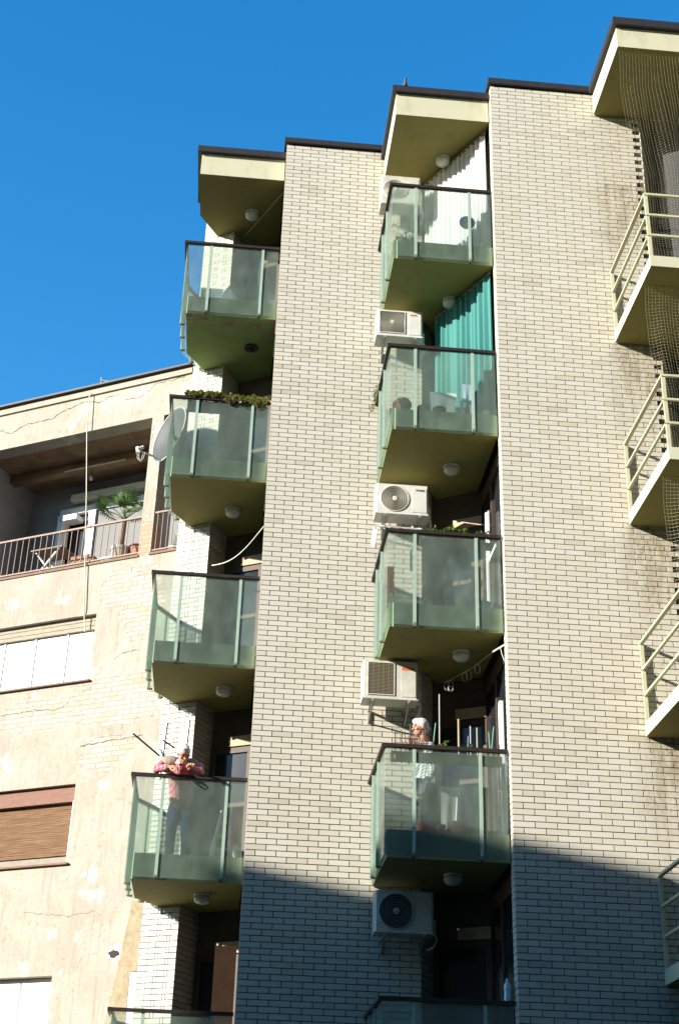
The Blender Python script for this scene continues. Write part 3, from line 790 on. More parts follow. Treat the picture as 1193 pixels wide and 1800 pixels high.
# cornice line and metal flashing on top
mb=MB(); mb.obox(W(ul,-.019,12.66),U*(ur-ul-.0),-N*.035,Vector((0,0,.10))); mb.build('cornice',PLASTER,old)
mb=MB(); mb.obox(W(ul,.06,12.803),U*(ur-ul+.0),N*.5,Vector((0,0,.035))); mb.build('flashing',ROOFMETAL,old)
# fascia lip of the loggia
# loggia room
mb=MB()
a,b,c,d_=-4.32,-.92,9.43,11.95; dp=-1.6
mb.mi=0
mb.quad(W(a,-.3,c),W(a,-.3,d_),W(a,dp,d_),W(a,dp,c)); mb.quad(W(-.22,dp,c),W(-.22,dp,d_),W(-.22,-.3,d_),W(-.22,-.3,c))
mb.quad(W(a,dp,c),W(a,dp,d_),W(-.22,dp,d_),W(-.22,dp,c))
mb.quad(W(a,-.3,c-.0),W(a,dp,c),W(-.22,dp,c),W(-.22,-.3,c))
mb.mi=1
mb.quad(W(a,-.3,d_),W(-.22,-.3,d_),W(-.22,dp,d_),W(a,dp,d_))
mb.obox(W(a+.003,-.85,d_-.16),U*(4.08),N*.16,Vector((0,0,.157)))       # beam under the ceiling
# partition behind the pillar between the two openings
mb.mi=0; mb.obox(W(-.92,-.302,c+.003),U*.22,N*.22,Vector((0,0,d_-c-.006)))
mb.build('loggia',[GREYPL,SOFFP],old)
# neon strip, bulb, doors in the loggia
mb=MB(); mb.obox(W(-3.15,-.80,11.775),U*1.25,N*.03,Vector((0,0,.012))); mb.build('cable_duct',REVEAL,old)
WF=mat('white_window_frame',(.80,.79,.77),.4,.05,5)
mb=MB()
def wr(u0,u1,z0,z1,o0,o1): mb.obox(W(u0,o0,z0),U*(u1-u0),-N*(o1-o0),Vector((0,0,z1-z0)))
wr(-3.62,-1.0,11.32,11.44,-1.597,-1.50); wr(-3.62,-3.52,9.44,11.32,-1.597,-1.50); wr(-3.0,-2.86,9.44,11.32,-1.597,-1.49); wr(-2.86,-1.0,10.20,10.34,-1.597,-1.50); wr(-1.1,-1.0,10.34,11.32,-1.597,-1.50)
fr=mb.build('balcony_door',WF,old)
mb=MB(); wr(-3.52,-3.0,9.44,11.32,-1.598,-1.585); mb.build('door_glass',PANE,fr)
mb=MB(); wr(-3.50,-3.40,9.6,11.2,-1.52,-1.30); wr(-3.48,-3.12,11.1,11.2,-1.52,-1.30);mb.build('open_leaf',WF,fr)
mb=MB(); wr(-2.86,-1.1,10.34,11.32,-1.598,-1.54); mb.build('blind',mat('grey_blind',(.19,.19,.185),.7,.1,6),fr)
mb=MB(); wr(-3.38,-1.0,11.55,11.67,-1.59,-1.42); mb.build('awning_box',mat('cream_awning_box',(.66,.62,.52),.6,.1,6),old)
mb=MB(); mb.tube([W(-2.66,-.95,11.94),W(-2.66,-.95,11.72)],.004,6); mb.lathe(W(-2.66,-.95,11.72),[(.018,0),(.018,-.05)],seg=12)
bl=mb.build('light_bulb',DARK); tag(bl,'bare bulb hanging from the loggia ceiling of the old house','light bulb')
mb=MB(); mb.ell(W(-2.66,-.95,11.63),.035,.035,.05,nu=14,nv=10); bb=mb.build('glass_bulb',LAMPG,bl,smooth=True)
# railings of the loggia
RUST=mat('worn_brown_rail_paint',(.33,.22,.17),.6,.4,12,col2=(.20,.12,.08))
mb=MB(); 
mb.bar(W(-4.32,-.05,10.11),W(-.925,-.05,10.11),.035,.03); mb.bar(W(-4.32,-.05,9.475),W(-.925,-.05,9.475),.03,.022)
k=0; u_=-4.25
while u_<-.95:
    mb.tube([W(u_,-.05,9.46),W(u_,-.05,10.10)],.0085,6); u_+=.118
mb.build('railing',RUST,old,label='brown barred railing of the wide loggia')
mb=MB(); mb.bar(W(-.70,-.05,10.14),W(-.23,-.05,10.14),.03,.03); mb.bar(W(-.70,-.05,9.475),W(-.23,-.05,9.475),.03,.022)
for i in range(5): mb.tube([W(-.64+i*.095,-.05,9.46),W(-.64+i*.095,-.05,10.13)],.0085,6)
mb.build('railing',RUST,old,label='short railing between the pillar and the brick pier')
mb=MB(); mb.obox(W(-4.34,.0,9.385),U*3.43,N*.26,Vector((0,0,.04))); mb.obox(W(-.72,.0,9.385),U*.49,N*.26,Vector((0,0,.04))); mb.build('sill',mat('stained_sill',(.26,.17,.11),.9,.3,9),old)
# windows
BLINDW=mat('white_roller_shutter',(.86,.85,.82),.5,.04,5)
WOODG=mat('weathered_grey_wood',(.42,.38,.29),.85,.45,10,stretch=(1,1,9),col2=(.26,.22,.16))
WOODR=mat('sunburnt_red_wood',(.25,.105,.06),.7,.45,9,stretch=(1,1,7),col2=(.15,.065,.04))
SLAT=mat('bleached_wood_slats',(.30,.19,.115),.95,.5,7,spec=.08,stretch=(.4,.4,14),col2=(.13,.065,.035))
mb=MB()
def wr2(m_,u0,u1,z0,z1,o0,o1): m_.obox(W(u0,o0,z0),U*(u1-u0),-N*(o1-o0),Vector((0,0,z1-z0)))
for (z0,z1,kind,lab) in ((7.42,8.52,'white','window with three white shutters under a wooden box'),(4.65,5.81,'wood','window with a sunburnt wooden roller blind'),(1.6,3.11,'low','lowest window with white slatted shutters')):
    f=MB(); wr2(f,-6.4,-1.57,z0+.003,z0+.05,-.22,-.16); wr2(f,-1.60,-1.575,z0+.05,z1,-.22,-.12)
    if kind=='white':
        wn=f.build('window',WF,old,label=lab)
        m2=MB(); 
        for i,(a,b) in enumerate(((0,.075),(.078,.15),(.153,.215))): wr2(m2,-6.4,-1.575,z1-b,z1-a-.002,-.22,-.10-.006*i)
        m2.build('shutter_box',WOODG,wn)
        for a,b in ((-4.6,-3.33),(-3.30,-2.735),(-2.715,-2.14),(-2.115,-1.60)):
            m2=MB(); wr2(m2,a,b,z0+.05,z1-.22,-.22,-.165)
            z=z0+.06
            while z<z1-.26: wr2(m2,a+.004,b-.004,z,z+.030,-.164,-.160); z+=.034
            m2.build('shutter',BLINDW,wn)
        for a in (-3.315,-2.727,-2.128):
            m2=MB(); wr2(m2,a-.013,a+.013,z0+.05,z1-.22,-.17,-.145); m2.build('guide_rail',METALC,wn)
    elif kind=='wood':
        wn=f.build('window',WF,old,label=lab)
        m2=MB(); wr2(m2,-6.4,-1.575,z1-.24,z1-.003,-.22,-.09); m2.build('shutter_box',WOODR,wn)
        m2=MB(); z=z1-.275; i=0
        while z>z0+.14:
            j=random.uniform(-.003,.003); wr2(m2,-6.4,-1.60,z,z+.024,-.20,-.172+j); z-=.027; i+=1
        m2.build('roller_blind',SLAT,wn)
        m2=MB(); wr2(m2,-6.4,-1.60,z0+.05,z0+.135,-.20,-.165); m2.build('bottom_rail',mat('faded_cream_wood',(.34,.29,.22),.8,.3,12),wn)
        m2=MB(); wr2(m2,-1.60,-1.573,z0+.05,z1-.24,-.12,-.05); m2.build('guide_rail',WF,wn)
    else:
        wn=f.build('window',WF,old,label=lab)
        for a,b in ((-4,-2.19),(-2.165,-1.60)):
            m2=MB(); wr2(m2,a,b,z0+.05,z1-.01,-.22,-.17); z=z0+.06
            while z<z1-.05: wr2(m2,a+.004,b-.004,z,z+.030,-.169,-.163); z+=.036
            m2.build('shutter',BLINDW,wn)
    f=MB(); wr2(f,-6.45,-1.53,z0-.025,z0+.0,-.22,.03); f.build('window_sill',mat('brown_sill_metal',(.22,.11,.07),.7,.4,12),old)
# cracks and chipped patches, flat dark strips coloured like the shade in the gaps
CR=mat('painted_crack_shade',(.05,.037,.025),.95)
def crack(pts,wd=.012):
    m_=MB(); P=[]
    for (a,b) in zip(pts[:-1],pts[1:]):
        n_=max(2,int(math.hypot(a[0]-b[0],a[1]-b[1])/.045))
        for i in range(n_): P.append((a[0]+(b[0]-a[0])*i/n_+random.uniform(-.008,.008),a[1]+(b[1]-a[1])*i/n_+random.uniform(-.014,.014)))
    P.append(pts[-1])
    for a,b in zip(P[:-1],P[1:]):
        w1=wd*random.uniform(.2,.75)
        m_.quad(W(a[0],-.0165,a[1]-w1/2),W(b[0],-.0165,b[1]-w1/2),W(b[0],-.0165,b[1]+w1/2),W(a[0],-.0165,a[1]+w1/2))
    m_.build('crack',CR,old)
crack([(-4.3,12.28),(-4.02,12.35),(-3.76,12.24),(-3.49,12.37),(-2.96,12.37),(-2.69,12.49),(-2.3,12.57),(-2.01,12.49)],.02)
crack([(-2.01,12.49),(-1.85,12.56),(-1.6,12.57)],.012); crack([(-1.49,12.42),(-1.22,12.41),(-1.04,12.51),(-.91,12.63),(-.64,12.61),(-.37,12.64)],.016)
crack([(-1.9,12.3),(-1.95,11.97)],.006); crack([(-1.85,7.38),(-1.86,7.12),(-1.98,7.04),(-2.1,7.0),(-2.5,7.05),(-3.1,7.02)],.014)
crack([(-1.57,6.38),(-1.2,6.40),(-.8,6.42),(-.5,6.44)],.018); crack([(-1.57,6.38),(-1.62,5.9)],.006)
crack([(-2.95,5.83),(-2.96,6.3),(-2.93,6.6)],.010); crack([(-1.32,9.3),(-1.2,8.6),(-1.1,7.95),(-1.15,7.85)],.006)
crack([(-1.15,7.72),(-1.0,7.78),(-.75,7.8)],.012); crack([(-2.4,9.2),(-2.35,8.9),(-2.42,8.6)],.007); crack([(-1.0,3.95),(-1.45,3.9),(-2.2,4.0)],.008); crack([(-1.0,3.95),(-1.05,3.5),(-1.2,3.2)],.006)
# broken hole low on the wall, a flat dark patch painting its inner shade
mb=MB(); 
def blobpoly(cu,cz,r,o_,n=14,seed=1,asp=1.4):
    rd_=random.Random(seed); return [W(cu+asp*r*rd_.uniform(.6,1.1)*math.cos(2*math.pi*i/n),o_,cz+r*rd_.uniform(.55,1.1)*math.sin(2*math.pi*i/n)) for i in range(n)]
mb.mi=1; mb.poly(blobpoly(-.60,3.38,.13,-.0155,seed=4)); mb.mi=0; mb.poly(blobpoly(-.62,3.36,.062,-.013,seed=9,asp=1.7))
mb2=MB(); mb2.poly(blobpoly(-1.24,4.46,.05,-.015,seed=3,asp=1.2)); mb2.build('filler_spot',mat('white_filler_spot',(.78,.76,.70),.9,.1,20),old)
mb.build('broken_patch',[CR,mat('white_filler',(.78,.76,.70),.9,.1,20)],old)
# sloping plaster strip and narrow window next to the pier
mb=MB(); 
pts=[(-.40,4.05),(-.225,4.05),(-.225,3.11),(-.335,3.11),(-.335,1.0),(-.9,1.0),(-.61,2.7)]
mb.prism([(0,0)],0,0) if False else None
n0=len(mb.v)
F=[W(a,-.004,b) for a,b in pts]; Bk=[W(a,-.02,b) for a,b in pts]
mb.v+=[tuple(v) for v in F+Bk]; k=len(pts); mb.face(range(k))
for i in range(k): mb.face((i,(i+1)%k,(i+1)%k+k,i+k))
mb.build('plaster_strip',mat('darker_rough_plaster',(.44,.35,.22),.95,.35,10,bump=.6),old)
mb=MB(); wr2(mb,-.33,-.226,1.0,3.10,-.018,-.008); mb.build('narrow_window',WF,old)
# body of the house behind the facade
mb=MB(); body=[W(ul,-1.7,0),W(-.0,-1.7,0),W(-.0,-9,0),W(ul,-9,0)]
mb.prism([(p.x,p.y) for p in body],ZG,12.3); mb.build('body',GREYPL,old)
mb=MB(); body=[W(ul,-.25,0),W(-.24,-.25,0),W(-.24,-1.7,0),W(ul,-1.7,0)]
mb.prism([(p.x,p.y) for p in body],12.0,12.78); mb.prism([(p.x,p.y) for p in body],ZG,9.37) if False else None
mb.build('roof',ROOFMETAL,old)
# roof antenna
mb=MB(); b0=W(-2.09,-.10,12.80); mb.tube([b0,b0+Vector((0,0,.26))],.014,8); mb.tube([b0+Vector((-.03,0,.2)),b0+Vector((.03,0,.2))],.02,6)
mb.tube([b0+Vector((0,0,.2)),b0+U*.42+Vector((0,0,.075))],.007,6)
tag(mb.build('antenna',mat('grey_blue_steel',(.30,.36,.40),.5)),'short grey mast with a thin arm on the old house roof','antenna')
# hanging cable in front of the loggia
mb=MB(); mb.tube([W(-2.19,.05,12.70),W(-2.15,.06,12.0),W(-1.98,.05,10.6),W(-1.86,.03,9.40),W(-1.78,.02,8.62),W(-1.76,-.05,8.25)],.009,6)
tag(mb.build('cable',ROPE),'pale cable hanging down the front of the old house','cable')

# ------------------------------------------------------------------ satellite dish
ds=thing('satellite_dish','grey satellite dish with a white feed arm behind the succulent balcony','satellite dish',tuple(W(-.5,.0,10.9)))
c=W(-.24,.42,11.2); ax=(-U*.48-N*.87+Vector((0,0,.12))).normalized()
mb=MB(); prof=[(.001,.0)]+[(.46*i/8,.10*(i/8)**2) for i in range(1,9)]+[(.475,.10),(.475,.085),(.24,.005)]
mb.lathe(c-ax*.05,prof,ax=ax,seg=40); mb.build('dish',mat('grey_painted_dish',(.075,.075,.07),.6,.25,6),ds,smooth=True)
mb=MB(); e1=ax.orthogonal().normalized(); e2=ax.cross(e1); mb.tube([c+ax*.052+(e1*math.cos(a)+e2*math.sin(a))*.472 for a in [2*math.pi*i/60 for i in range(61)]],.009,6,False); mb.build('rim',PLASTW,ds)
e=W(-.60,.78,10.82)
mb=MB(); s0=W(-.33,.46,10.76); mb.tube([s0,e],.016,8); mb.build('feed_arm',PLASTW,ds)
mb=MB(); dd=(c-e).normalized(); mb.lathe(e-dd*.02+Vector((0,0,.02)),[(.045,0),(.045,.03),(.028,.04),(.024,.12)],ax=dd,seg=18); mb.box(e.x-.03,e.y-.03,e.z-.05,e.x+.03,e.y+.03,e.z+.02)
mb.build('receiver',PLASTW,ds,smooth=False)
mb=MB(); mb.tube([e+Vector((0,0,-.04)),e+Vector((.0,0,-.13)),e+Vector((.03,0,-.18)),e+Vector((.07,0,-.15)),e+Vector((.08,0,-.06)),e+Vector((.05,0,-.01))],.005,6)
mb.tube([e+Vector((.02,0,-.04)),e+Vector((.03,0,-.15)),e+Vector((.06,0,-.2)),e+Vector((.1,0,-.13)),e+Vector((.11,0,-.03))],.005,6); mb.build('cable_loop',ROPE,ds)
mb=MB(); mb.tube([c+N*.03,W(-.36,.02,11.0)],.02,8); mb.build('wall_mount',GALV,ds)

# ------------------------------------------------------------------ plants
def tuft(mb,c,r,n,L,Wd,up=.5,rnd=random):
    for _ in range(n):
        d=Vector((rnd.gauss(0,1),rnd.gauss(0,1),rnd.gauss(up,.6))).normalized()
        p=Vector(c)+Vector((rnd.gauss(0,r*.45),rnd.gauss(0,r*.45),rnd.gauss(0,r*.35)))
        mb.leaf(p,d,Vector((rnd.random()-.5,rnd.random()-.5,1)),L*rnd.uniform(.6,1.2),Wd*rnd.uniform(.7,1.2))
def plant_trough(p0,p1,z,w_=.14,h=.13):
    m_=MB(); d=Vector(p1)-Vector(p0); n_=Vector((-d.y,d.x,0)).normalized()*w_
    m_.obox((p0[0],p0[1],z-h),(d.x,d.y,0),n_,Vector((0,0,h))); return m_
# succulents along the rail of the second left balcony
t=thing('succulent_row','long trough of yellow green succulents spilling over the balcony rail','plant',(-.3,17.78,11.08))
plant_trough((-.98,17.70),(.20,17.70),11.08).build('trough',mat('brown_trough',(.12,.07,.05),.8),t)
mb=MB(); mb.mi=0
for i in range(460):
    x=random.uniform(-1.02,.20); dr=random.random()<.38+.15*math.sin(x*7)
    c=(x,17.60 if dr else 17.66+random.uniform(0,.08),11.125+random.uniform(-.02,.06)-(random.uniform(0,.11)*(x>-.45) if dr else 0))
    mb.mi=0 if random.random()<.86 else 1
    for k in range(5):
        d=Vector((random.gauss(0,1),random.gauss(-.2,1),random.gauss(.5,.7)))
        mb.leaf(c,d,(0,0,1),.043,.034)
mb.build('leaves',[LEAFY,LEAFR],t)
# plants on the third middle balcony
t=thing('potted_plants','row of leafy green plants on the rail of the middle balcony','plant',(2.7,16.02,8.1))
plant_trough((2.28,15.96),(3.22,15.96),8.13,.10,.07).build('trough',TERRA,t)
mb=MB()
for (x,r_,n,hh) in ((2.33,.05,26,.03),(2.47,.05,42,.06),(2.60,.05,34,.05),(2.68,.06,50,.12),(2.78,.06,40,.06),(2.88,.04,36,.12),(2.94,.04,20,.03),(3.04,.04,12,.02),(3.10,.05,34,.05),(3.17,.05,40,.05),(3.24,.04,8,.0)):
    tuft(mb,(x,16.0,8.22+hh*.6),r_,n,.055,.035,.6)
    mb.tube([(x,16.02,8.1),(x+.01,16.0,8.24+hh*.6)],.003,5)
mb.build('leaves',LEAF,t)
# trailing plant below the left end of the second middle balcony's rail
t=thing('trailing_plant','small trailing plant hanging from the left side of the pot balcony rail','plant',(1.79,17.1,11.0))
mb=MB()
for i in range(34):
    f=i/34; tuft(mb,(1.77-.03*f+.01*math.sin(i),17.05+.02*f,11.12-.42*f),.025,2,.045,.032,.1)
mb.tube([(1.80,17.05,11.14),(1.77,17.06,10.9),(1.74,17.07,10.7)],.003,5)
mb.build('leaves',LEAFY,t)
# palm in the loggia
pt_=thing('potted_palm','fan palm in a pale pot behind the old house railing','palm',tuple(W(-1.62,-.55,9.44)))
pc=W(-1.62,-.55,9.44)
mb=MB(); mb.lathe(pc,[(.12,0),(.155,.40),(.165,.40),(.165,.46),(.15,.46),(.14,.42)],seg=24); mb.build('pot',mat('grey_beige_pot',(.42,.37,.30),.8,.2,8),pt_)
pc2=W(-1.36,-.72,9.44); mb=MB(); mb.lathe(pc2,[(.14,0),(.19,.42),(.2,.42),(.2,.50),(.18,.50)],seg=24)
tag(mb.build('plant_pot',TERRA),'large brown pot behind the palm on the old loggia','pot')
mb=MB(); mb.tube([pc+Vector((0,0,.42)),pc+Vector((.01,0,.7)),pc+Vector((.02,0,.98))],[.055,.045,.04],10); mb.build('trunk',mat('fibrous_trunk',(.20,.13,.08),.95,.5,30),pt_)
mb=MB(); top=pc+Vector((.02,0,1.0))
for i in range(15):
    a=i*2.4; el=R(random.uniform(5,65)); d=Vector((math.cos(a)*math.cos(el),math.sin(a)*math.cos(el)*.8,math.sin(el)))
    Lp=random.uniform(.25,.42); hb=top+d*Lp; mb.tube([top,top+d*Lp*.5+Vector((0,0,.02)),hb],.006,5)
    sd=d.cross(Vector((0,0,1))).normalized(); upv=sd.cross(d)
    for k in range(17):
        b_=R(-95+190*k/16); dd=(d*math.cos(b_)+sd*math.sin(b_)+upv*.12).normalized()
        Lf=.30*(1-.25*abs(b_)/1.7); dr=Vector((0,0,-.35*Lf))
        mid_=hb+dd*Lf*.55; tip=hb+dd*Lf+dr*.6
        q=dd.cross(upv).normalized()*.012; n=len(mb.v)
        mb.v+=[tuple(hb-q*.4),tuple(hb+q*.4),tuple(mid_+q),tuple(mid_-q),tuple(tip)]
        mb.face((n,n+1,n+2,n+3)); mb.face((n+3,n+2,n+4))
mb.build('fronds',LEAFD,pt_)
# folding table
ft=thing('folding_table','small folding table with crossed white legs on the old loggia','table',tuple(W(-2.95,-.6,9.44)))
TW=mat('white_table_leg',(.78,.77,.73),.5)
mb=MB(); mb.obox(W(-3.25,-.35,10.02),U*.62,N*.45,Vector((0,0,.025))); mb.build('tabletop',mat('dark_wood_top',(.16,.10,.06),.6,.3,8),ft)
for o_ in (-.38,-.78):
    for a,b in ((-3.18,-2.70),(-2.70,-3.18)):
        mb=MB(); mb.bar(W(a,o_-(.0 if a<b else .028),9.44),W(b,o_-(.0 if a<b else .028),10.02),.035,.022); mb.build('leg',TW,ft)
mb=MB(); mb.box(0,0,0,.1,.1,.1); mb.v=[]; mb.f=[]; mb.m=[]
mb.obox(W(-2.52,-.5,9.44),U*.40,N*.3,Vector((0,0,.42))); 
for i in range(4): mb.obox(W(-2.52,-.495,9.5+i*.1),U*.40,-N*.02,Vector((0,0,.06)))
tag(mb.build('wooden_crate',mat('worn_crate_wood',(.30,.17,.11),.8,.3,10)),'brown wooden crate beside the folding table','crate')
# ------------------------------------------------------------------ objects on the middle balconies
def pot(x,y,z,r,h,m,label,cat='pot',group=None,stack=False):
    mb=MB(); mb.lathe((x,y,z),[(r*.68,0),(r*.95,h*.72),(r*1.06,h*.74),(r*1.06,h),(r*.95,h),(r*.9,h*.86),(.001,h*.84)],seg=28)
    if stack: mb.lathe((x+.01,y+.02,z+h*.7),[(r*.5,0),(r*.72,h*.5),(r*.80,h*.52),(r*.8,h*.72),(r*.7,h*.72)],seg=28)
    o=mb.build('flower_pot' if m is TERRA else 'plant_pot',m,smooth=False); return tag(o,label,cat,group)
fz=10.085
pot(2.04,16.06,fz,.125,.15,TERRA,'leftmost terracotta bowl with a smaller pot stacked in it',stack=True)
pot(2.34,16.06,fz,.085,.12,TERRA,'terracotta pot in the middle, right of the stacked bowl')
pot(2.555,16.06,fz,.09,.11,TERRA,'terracotta bowl furthest right of the three')
pot(2.92,16.06,fz,.06,.13,PINK,'pink plastic pot behind the glass')
pot(3.08,16.10,fz,.05,.09,mat('grey_ceramic',(.5,.52,.5),.4),'small grey pot next to the pink pot')
pot(3.22,16.07,fz,.06,.12,mat('cream_ceramic',(.72,.70,.60),.4),'cream pot at the right end behind the glass')
def hung_cloth(x0,x1,y,zt,zb,m,label,name='towel',cat='laundry',ang=0):
    mb=MB(); nx,nz=20,10
    for j in range(nz+1):
        for i in range(nx+1):
            s_=i/nx; f=j/nz; mb.v.append((x0+(x1-x0)*(s_*(1-.12*f)+.06*f),y+ang*(s_)+.02*math.sin(s_*11+f*2)*f,zt+(zb-zt)*f*(1+.08*math.sin(s_*9))))
    for j in range(nz):
        for i in range(nx): a=j*(nx+1)+i; mb.face((a,a+1,a+nx+2,a+nx+1))
    return tag(mb.build(name,m,smooth=True),label,cat)
hung_cloth(2.50,2.88,16.55,10.78,10.20,WHITE,'white towel hanging behind the glass of the pot balcony')
hung_cloth(2.95,3.10,16.5,10.92,10.15,clothmat('pale_blue_cloth',(.5,.6,.72)),'pale blue cloth behind the glass beside the white towel')
# top middle balcony
mb=MB(); mb.lathe((2.02,16.3,12.99),[(.07,0),(.09,.2),(.1,.2),(.1,.22),(.085,.22)],seg=20); tag(mb.build('bucket',PLASTW),'white bucket behind the glass of the top middle balcony','bucket')
mb=MB(); mb.lathe((3.02,16.2,13.62),[(.12,0),(.12,.02),(.10,.03)],ax=(0,-1,0),seg=28); tag(mb.build('blue_lid',mat('blue_plastic',(.04,.12,.45),.4)),'round blue lid leaning before the white curtain','lid')
t=thing('potted_plant','dim potted plant in the left corner of the top middle balcony','plant',(2.12,16.6,12.99))
mb=MB(); mb.lathe((2.12,16.6,12.99),[(.07,0),(.1,.18),(.09,.18)],seg=18); mb.build('pot',TERRA,t)
mb=MB(); tuft(mb,(2.12,16.6,13.45),.16,90,.10,.05,.4); mb.tube([(2.12,16.6,13.1),(2.12,16.6,13.5)],.006,6); mb.build('leaves',LEAF,t)
mb=MB(); mb.tube([(3.05,15.99,13.0),(3.03,15.97,14.12)],.006,6); tag(mb.build('stick',DARK),'thin dark stick rising above the top middle rail','stick')
# clothes rack hooked on the third middle balcony
t=thing('clothes_rack','white wire clothes rack with pegs hooked over the middle balcony rail','clothes rack',(2.1,16.6,8.2))
mb=MB(); zz=8.50
for i,(yy,dz) in enumerate(((17.20,.44),(17.05,.35),(16.9,.26),(16.72,.18))):
    z=8.52+dz-.04
    mb.tube([(1.76,yy-.02,z-.34),(1.80,yy,z-.04),(1.84,yy,z),(1.90,yy,z+.005),(2.42,yy,z)],.0075,6)
mb.tube([(2.42,17.20,8.92),(2.42,16.72,8.66)],.0075,6); mb.tube([(1.90,17.20,8.925),(1.90,16.72,8.665)],.0075,6)
mb.build('frame',PLASTW,t)
for i,(xx,yy,zz,m_) in enumerate(((2.02,17.19,8.89,ROPE),(2.20,17.19,8.89,PINK),(2.42,17.19,8.89,PINK),(2.12,16.89,8.71,INKR),(2.32,17.04,8.8,ROPE),(1.99,16.89,8.70,ROPE))):
    p=MB(); p.box(xx-.012,yy-.012,zz-.045,xx-.002,yy+.004,zz+.06); p.box(xx+.002,yy-.012,zz-.045,xx+.012,yy+.004,zz+.06); p.build('peg',m_,t)
hung_cloth(3.0,3.13,16.3,8.0,7.25,clothmat('tan_cloth',(.5,.35,.2)),'tan cloth hanging behind the glass of the leafy balcony')
mb=MB(); mb.lathe((3.13,16.2,7.19),[(.08,0),(.10,.16),(.11,.17)],seg=18); tag(mb.build('basin',mat('turquoise_plastic',(.05,.30,.42),.4)),'turquoise tub behind the glass of the leafy balcony','tub')
mb=MB(); mb.lathe((2.86,16.2,7.19),[(.09,0),(.09,.2),(.06,.26),(.02,.3)],seg=18); tag(mb.build('sack',mat('pale_pink_sack',(.62,.48,.46),.8)),'pale pink sack behind the glass of the leafy balcony','sack')
hung_cloth(1.93,2.02,16.6,8.0,7.6,clothmat('orange_cloth',(.6,.2,.12)),'small orange cloth at the left end behind the leafy balcony glass')
# open window leaf of the third middle loggia
mb=MB(); mb.box(3.335,16.72,8.24,3.348,16.80,9.02); mb.box(3.335,16.30,8.24,3.348,16.72,8.30); mb.box(3.32,16.83,7.2,3.348,16.88,9.05)
tag(mb.build('window_frame',WF),'white window frame against the wall behind the leafy balcony','window frame')
# hook line below the third middle balcony
t=thing('clothes_line','thin line with dangling wire hooks under the middle balcony ceiling','clothes line',(3.0,16.6,6.6))
mb=MB(); mb.tube([(3.345,15.96,6.70),(3.24,16.15,6.68)],.012,6); mb.tube([(3.24,16.15,6.68),(3.05,16.6,6.62),(2.78,17.2,6.62)],.003,5); mb.tube([(3.345,15.98,6.50),(3.32,16.0,6.60),(3.31,16.02,6.69)],.005,5)
mb.build('line',ROPE,t)
for (x,y,z) in ((2.80,17.1,6.62),(2.84,17.05,6.61),(2.98,16.75,6.62),(3.02,16.7,6.63),(3.10,16.5,6.64)):
    p=MB(); p.tube([(x+.035*math.sin(a),y,z-.07-.07*math.cos(a)) for a in [R(20+i*32) for i in range(11)]],.003,5); p.build('hook',ROPE,t)
p=MB(); p.tube([(2.83+.035*math.sin(a),17.0,6.47-.035*math.cos(a)) for a in [R(20+i*32) for i in range(11)]],.003,5); p.build('hook',ROPE,t)
# stakes and planter on the fourth middle balcony
t=thing('planter','planter with garden stakes, heather and green leaves on the middle balcony rail','planter',(2.6,16.0,5.2))
plant_trough((1.93,15.96),(3.28,15.96),5.24,.12,.10).build('trough',mat('ochre_trough',(.34,.30,.08),.8),t)
BAM=mat('bamboo',(.50,.38,.22),.7,.3,9); GST=mat('green_plastic_stake',(.12,.35,.25),.5); GRS=mat('grey_stake',(.38,.37,.32),.6)
for (x,y,zt,r_,m_,lean) in ((2.53,16.03,6.02,.009,GRS,0),(2.76,16.0,5.70,.012,BAM,0),(2.905,16.0,5.62,.008,GRS,0),(2.99,16.02,5.61,.009,BAM,0),(3.165,16.0,5.63,.006,GST,.03),(3.14,16.0,5.56,.006,GST,-.01),(3.18,16.03,5.6,.004,DARK,0),(2.45,16.02,5.64,.007,GST,.03),(2.36,16.0,5.60,.006,DARK,-.02),(2.16,16.0,5.60,.012,DARK,.01),(1.98,16.0,5.50,.006,DARK,0),(2.06,16.0,5.52,.005,DARK,0),(2.87,16.02,5.5,.004,GRS,.01)):
    p=MB(); p.tube([(x-lean,y,5.1),(x+lean,y,zt)],r_,8); p.build('stake',m_,t)
mb=MB()
for z in (5.36,5.42,5.47,5.53): mb.tube([(1.96,16.0,z),(2.40,16.0,z+.01)],.003,5)
for x in (2.0,2.04,2.10,2.36,2.39): mb.tube([(x,16.0,5.2),(x,16.0,5.52)],.0025,5)
mb.build('trellis',DARK,t)
mb=MB(); 
for i in range(60):
    x=random.gauss(2.24,.06); b_=Vector((x,16.0,5.23)); tp=b_+Vector((random.gauss(0,.05),random.gauss(0,.03),random.uniform(.08,.24)))
    mb.tube([b_,tp],.003,4)
    for k in range(9):
        q=b_.lerp(tp,k/9+.05); mb.leaf(q,Vector((random.gauss(0,1),random.gauss(0,1),.8)),(0,0,1),.028,.010)
mb.build('heather',LEAFR,t)
mb=MB(); tuft(mb,(2.46,16.0,5.29),.06,50,.06,.04,.5); tuft(mb,(2.56,16.0,5.33),.06,40,.06,.04,.5); tuft(mb,(2.60,16.0,5.40),.03,12,.05,.03,.6); tuft(mb,(2.90,16.0,5.36),.03,12,.04,.02,.8)
mb.build('leaves',LEAF,t)
for i,(x,m_,r_,h) in enumerate(((2.35,INKR,.07,.14),(2.55,INKR,.06,.12),(2.75,mat('rose_plastic',(.55,.18,.16),.5),.10,.16))):
    pot(x,16.12,4.285,r_,h,m_,['red pot at the left behind the lower middle glass','small red pot at the centre behind the lower middle glass','rose coloured pot at the right behind the lower middle glass'][i])
hung_cloth(2.58,2.84,16.35,4.95,4.45,WHITE,'white cloth behind the lower middle glass'); hung_cloth(3.06,3.16,16.3,4.95,4.4,clothmat('tan_cloth_2',(.55,.4,.22)),'tan cloth at the right behind the lower middle glass')
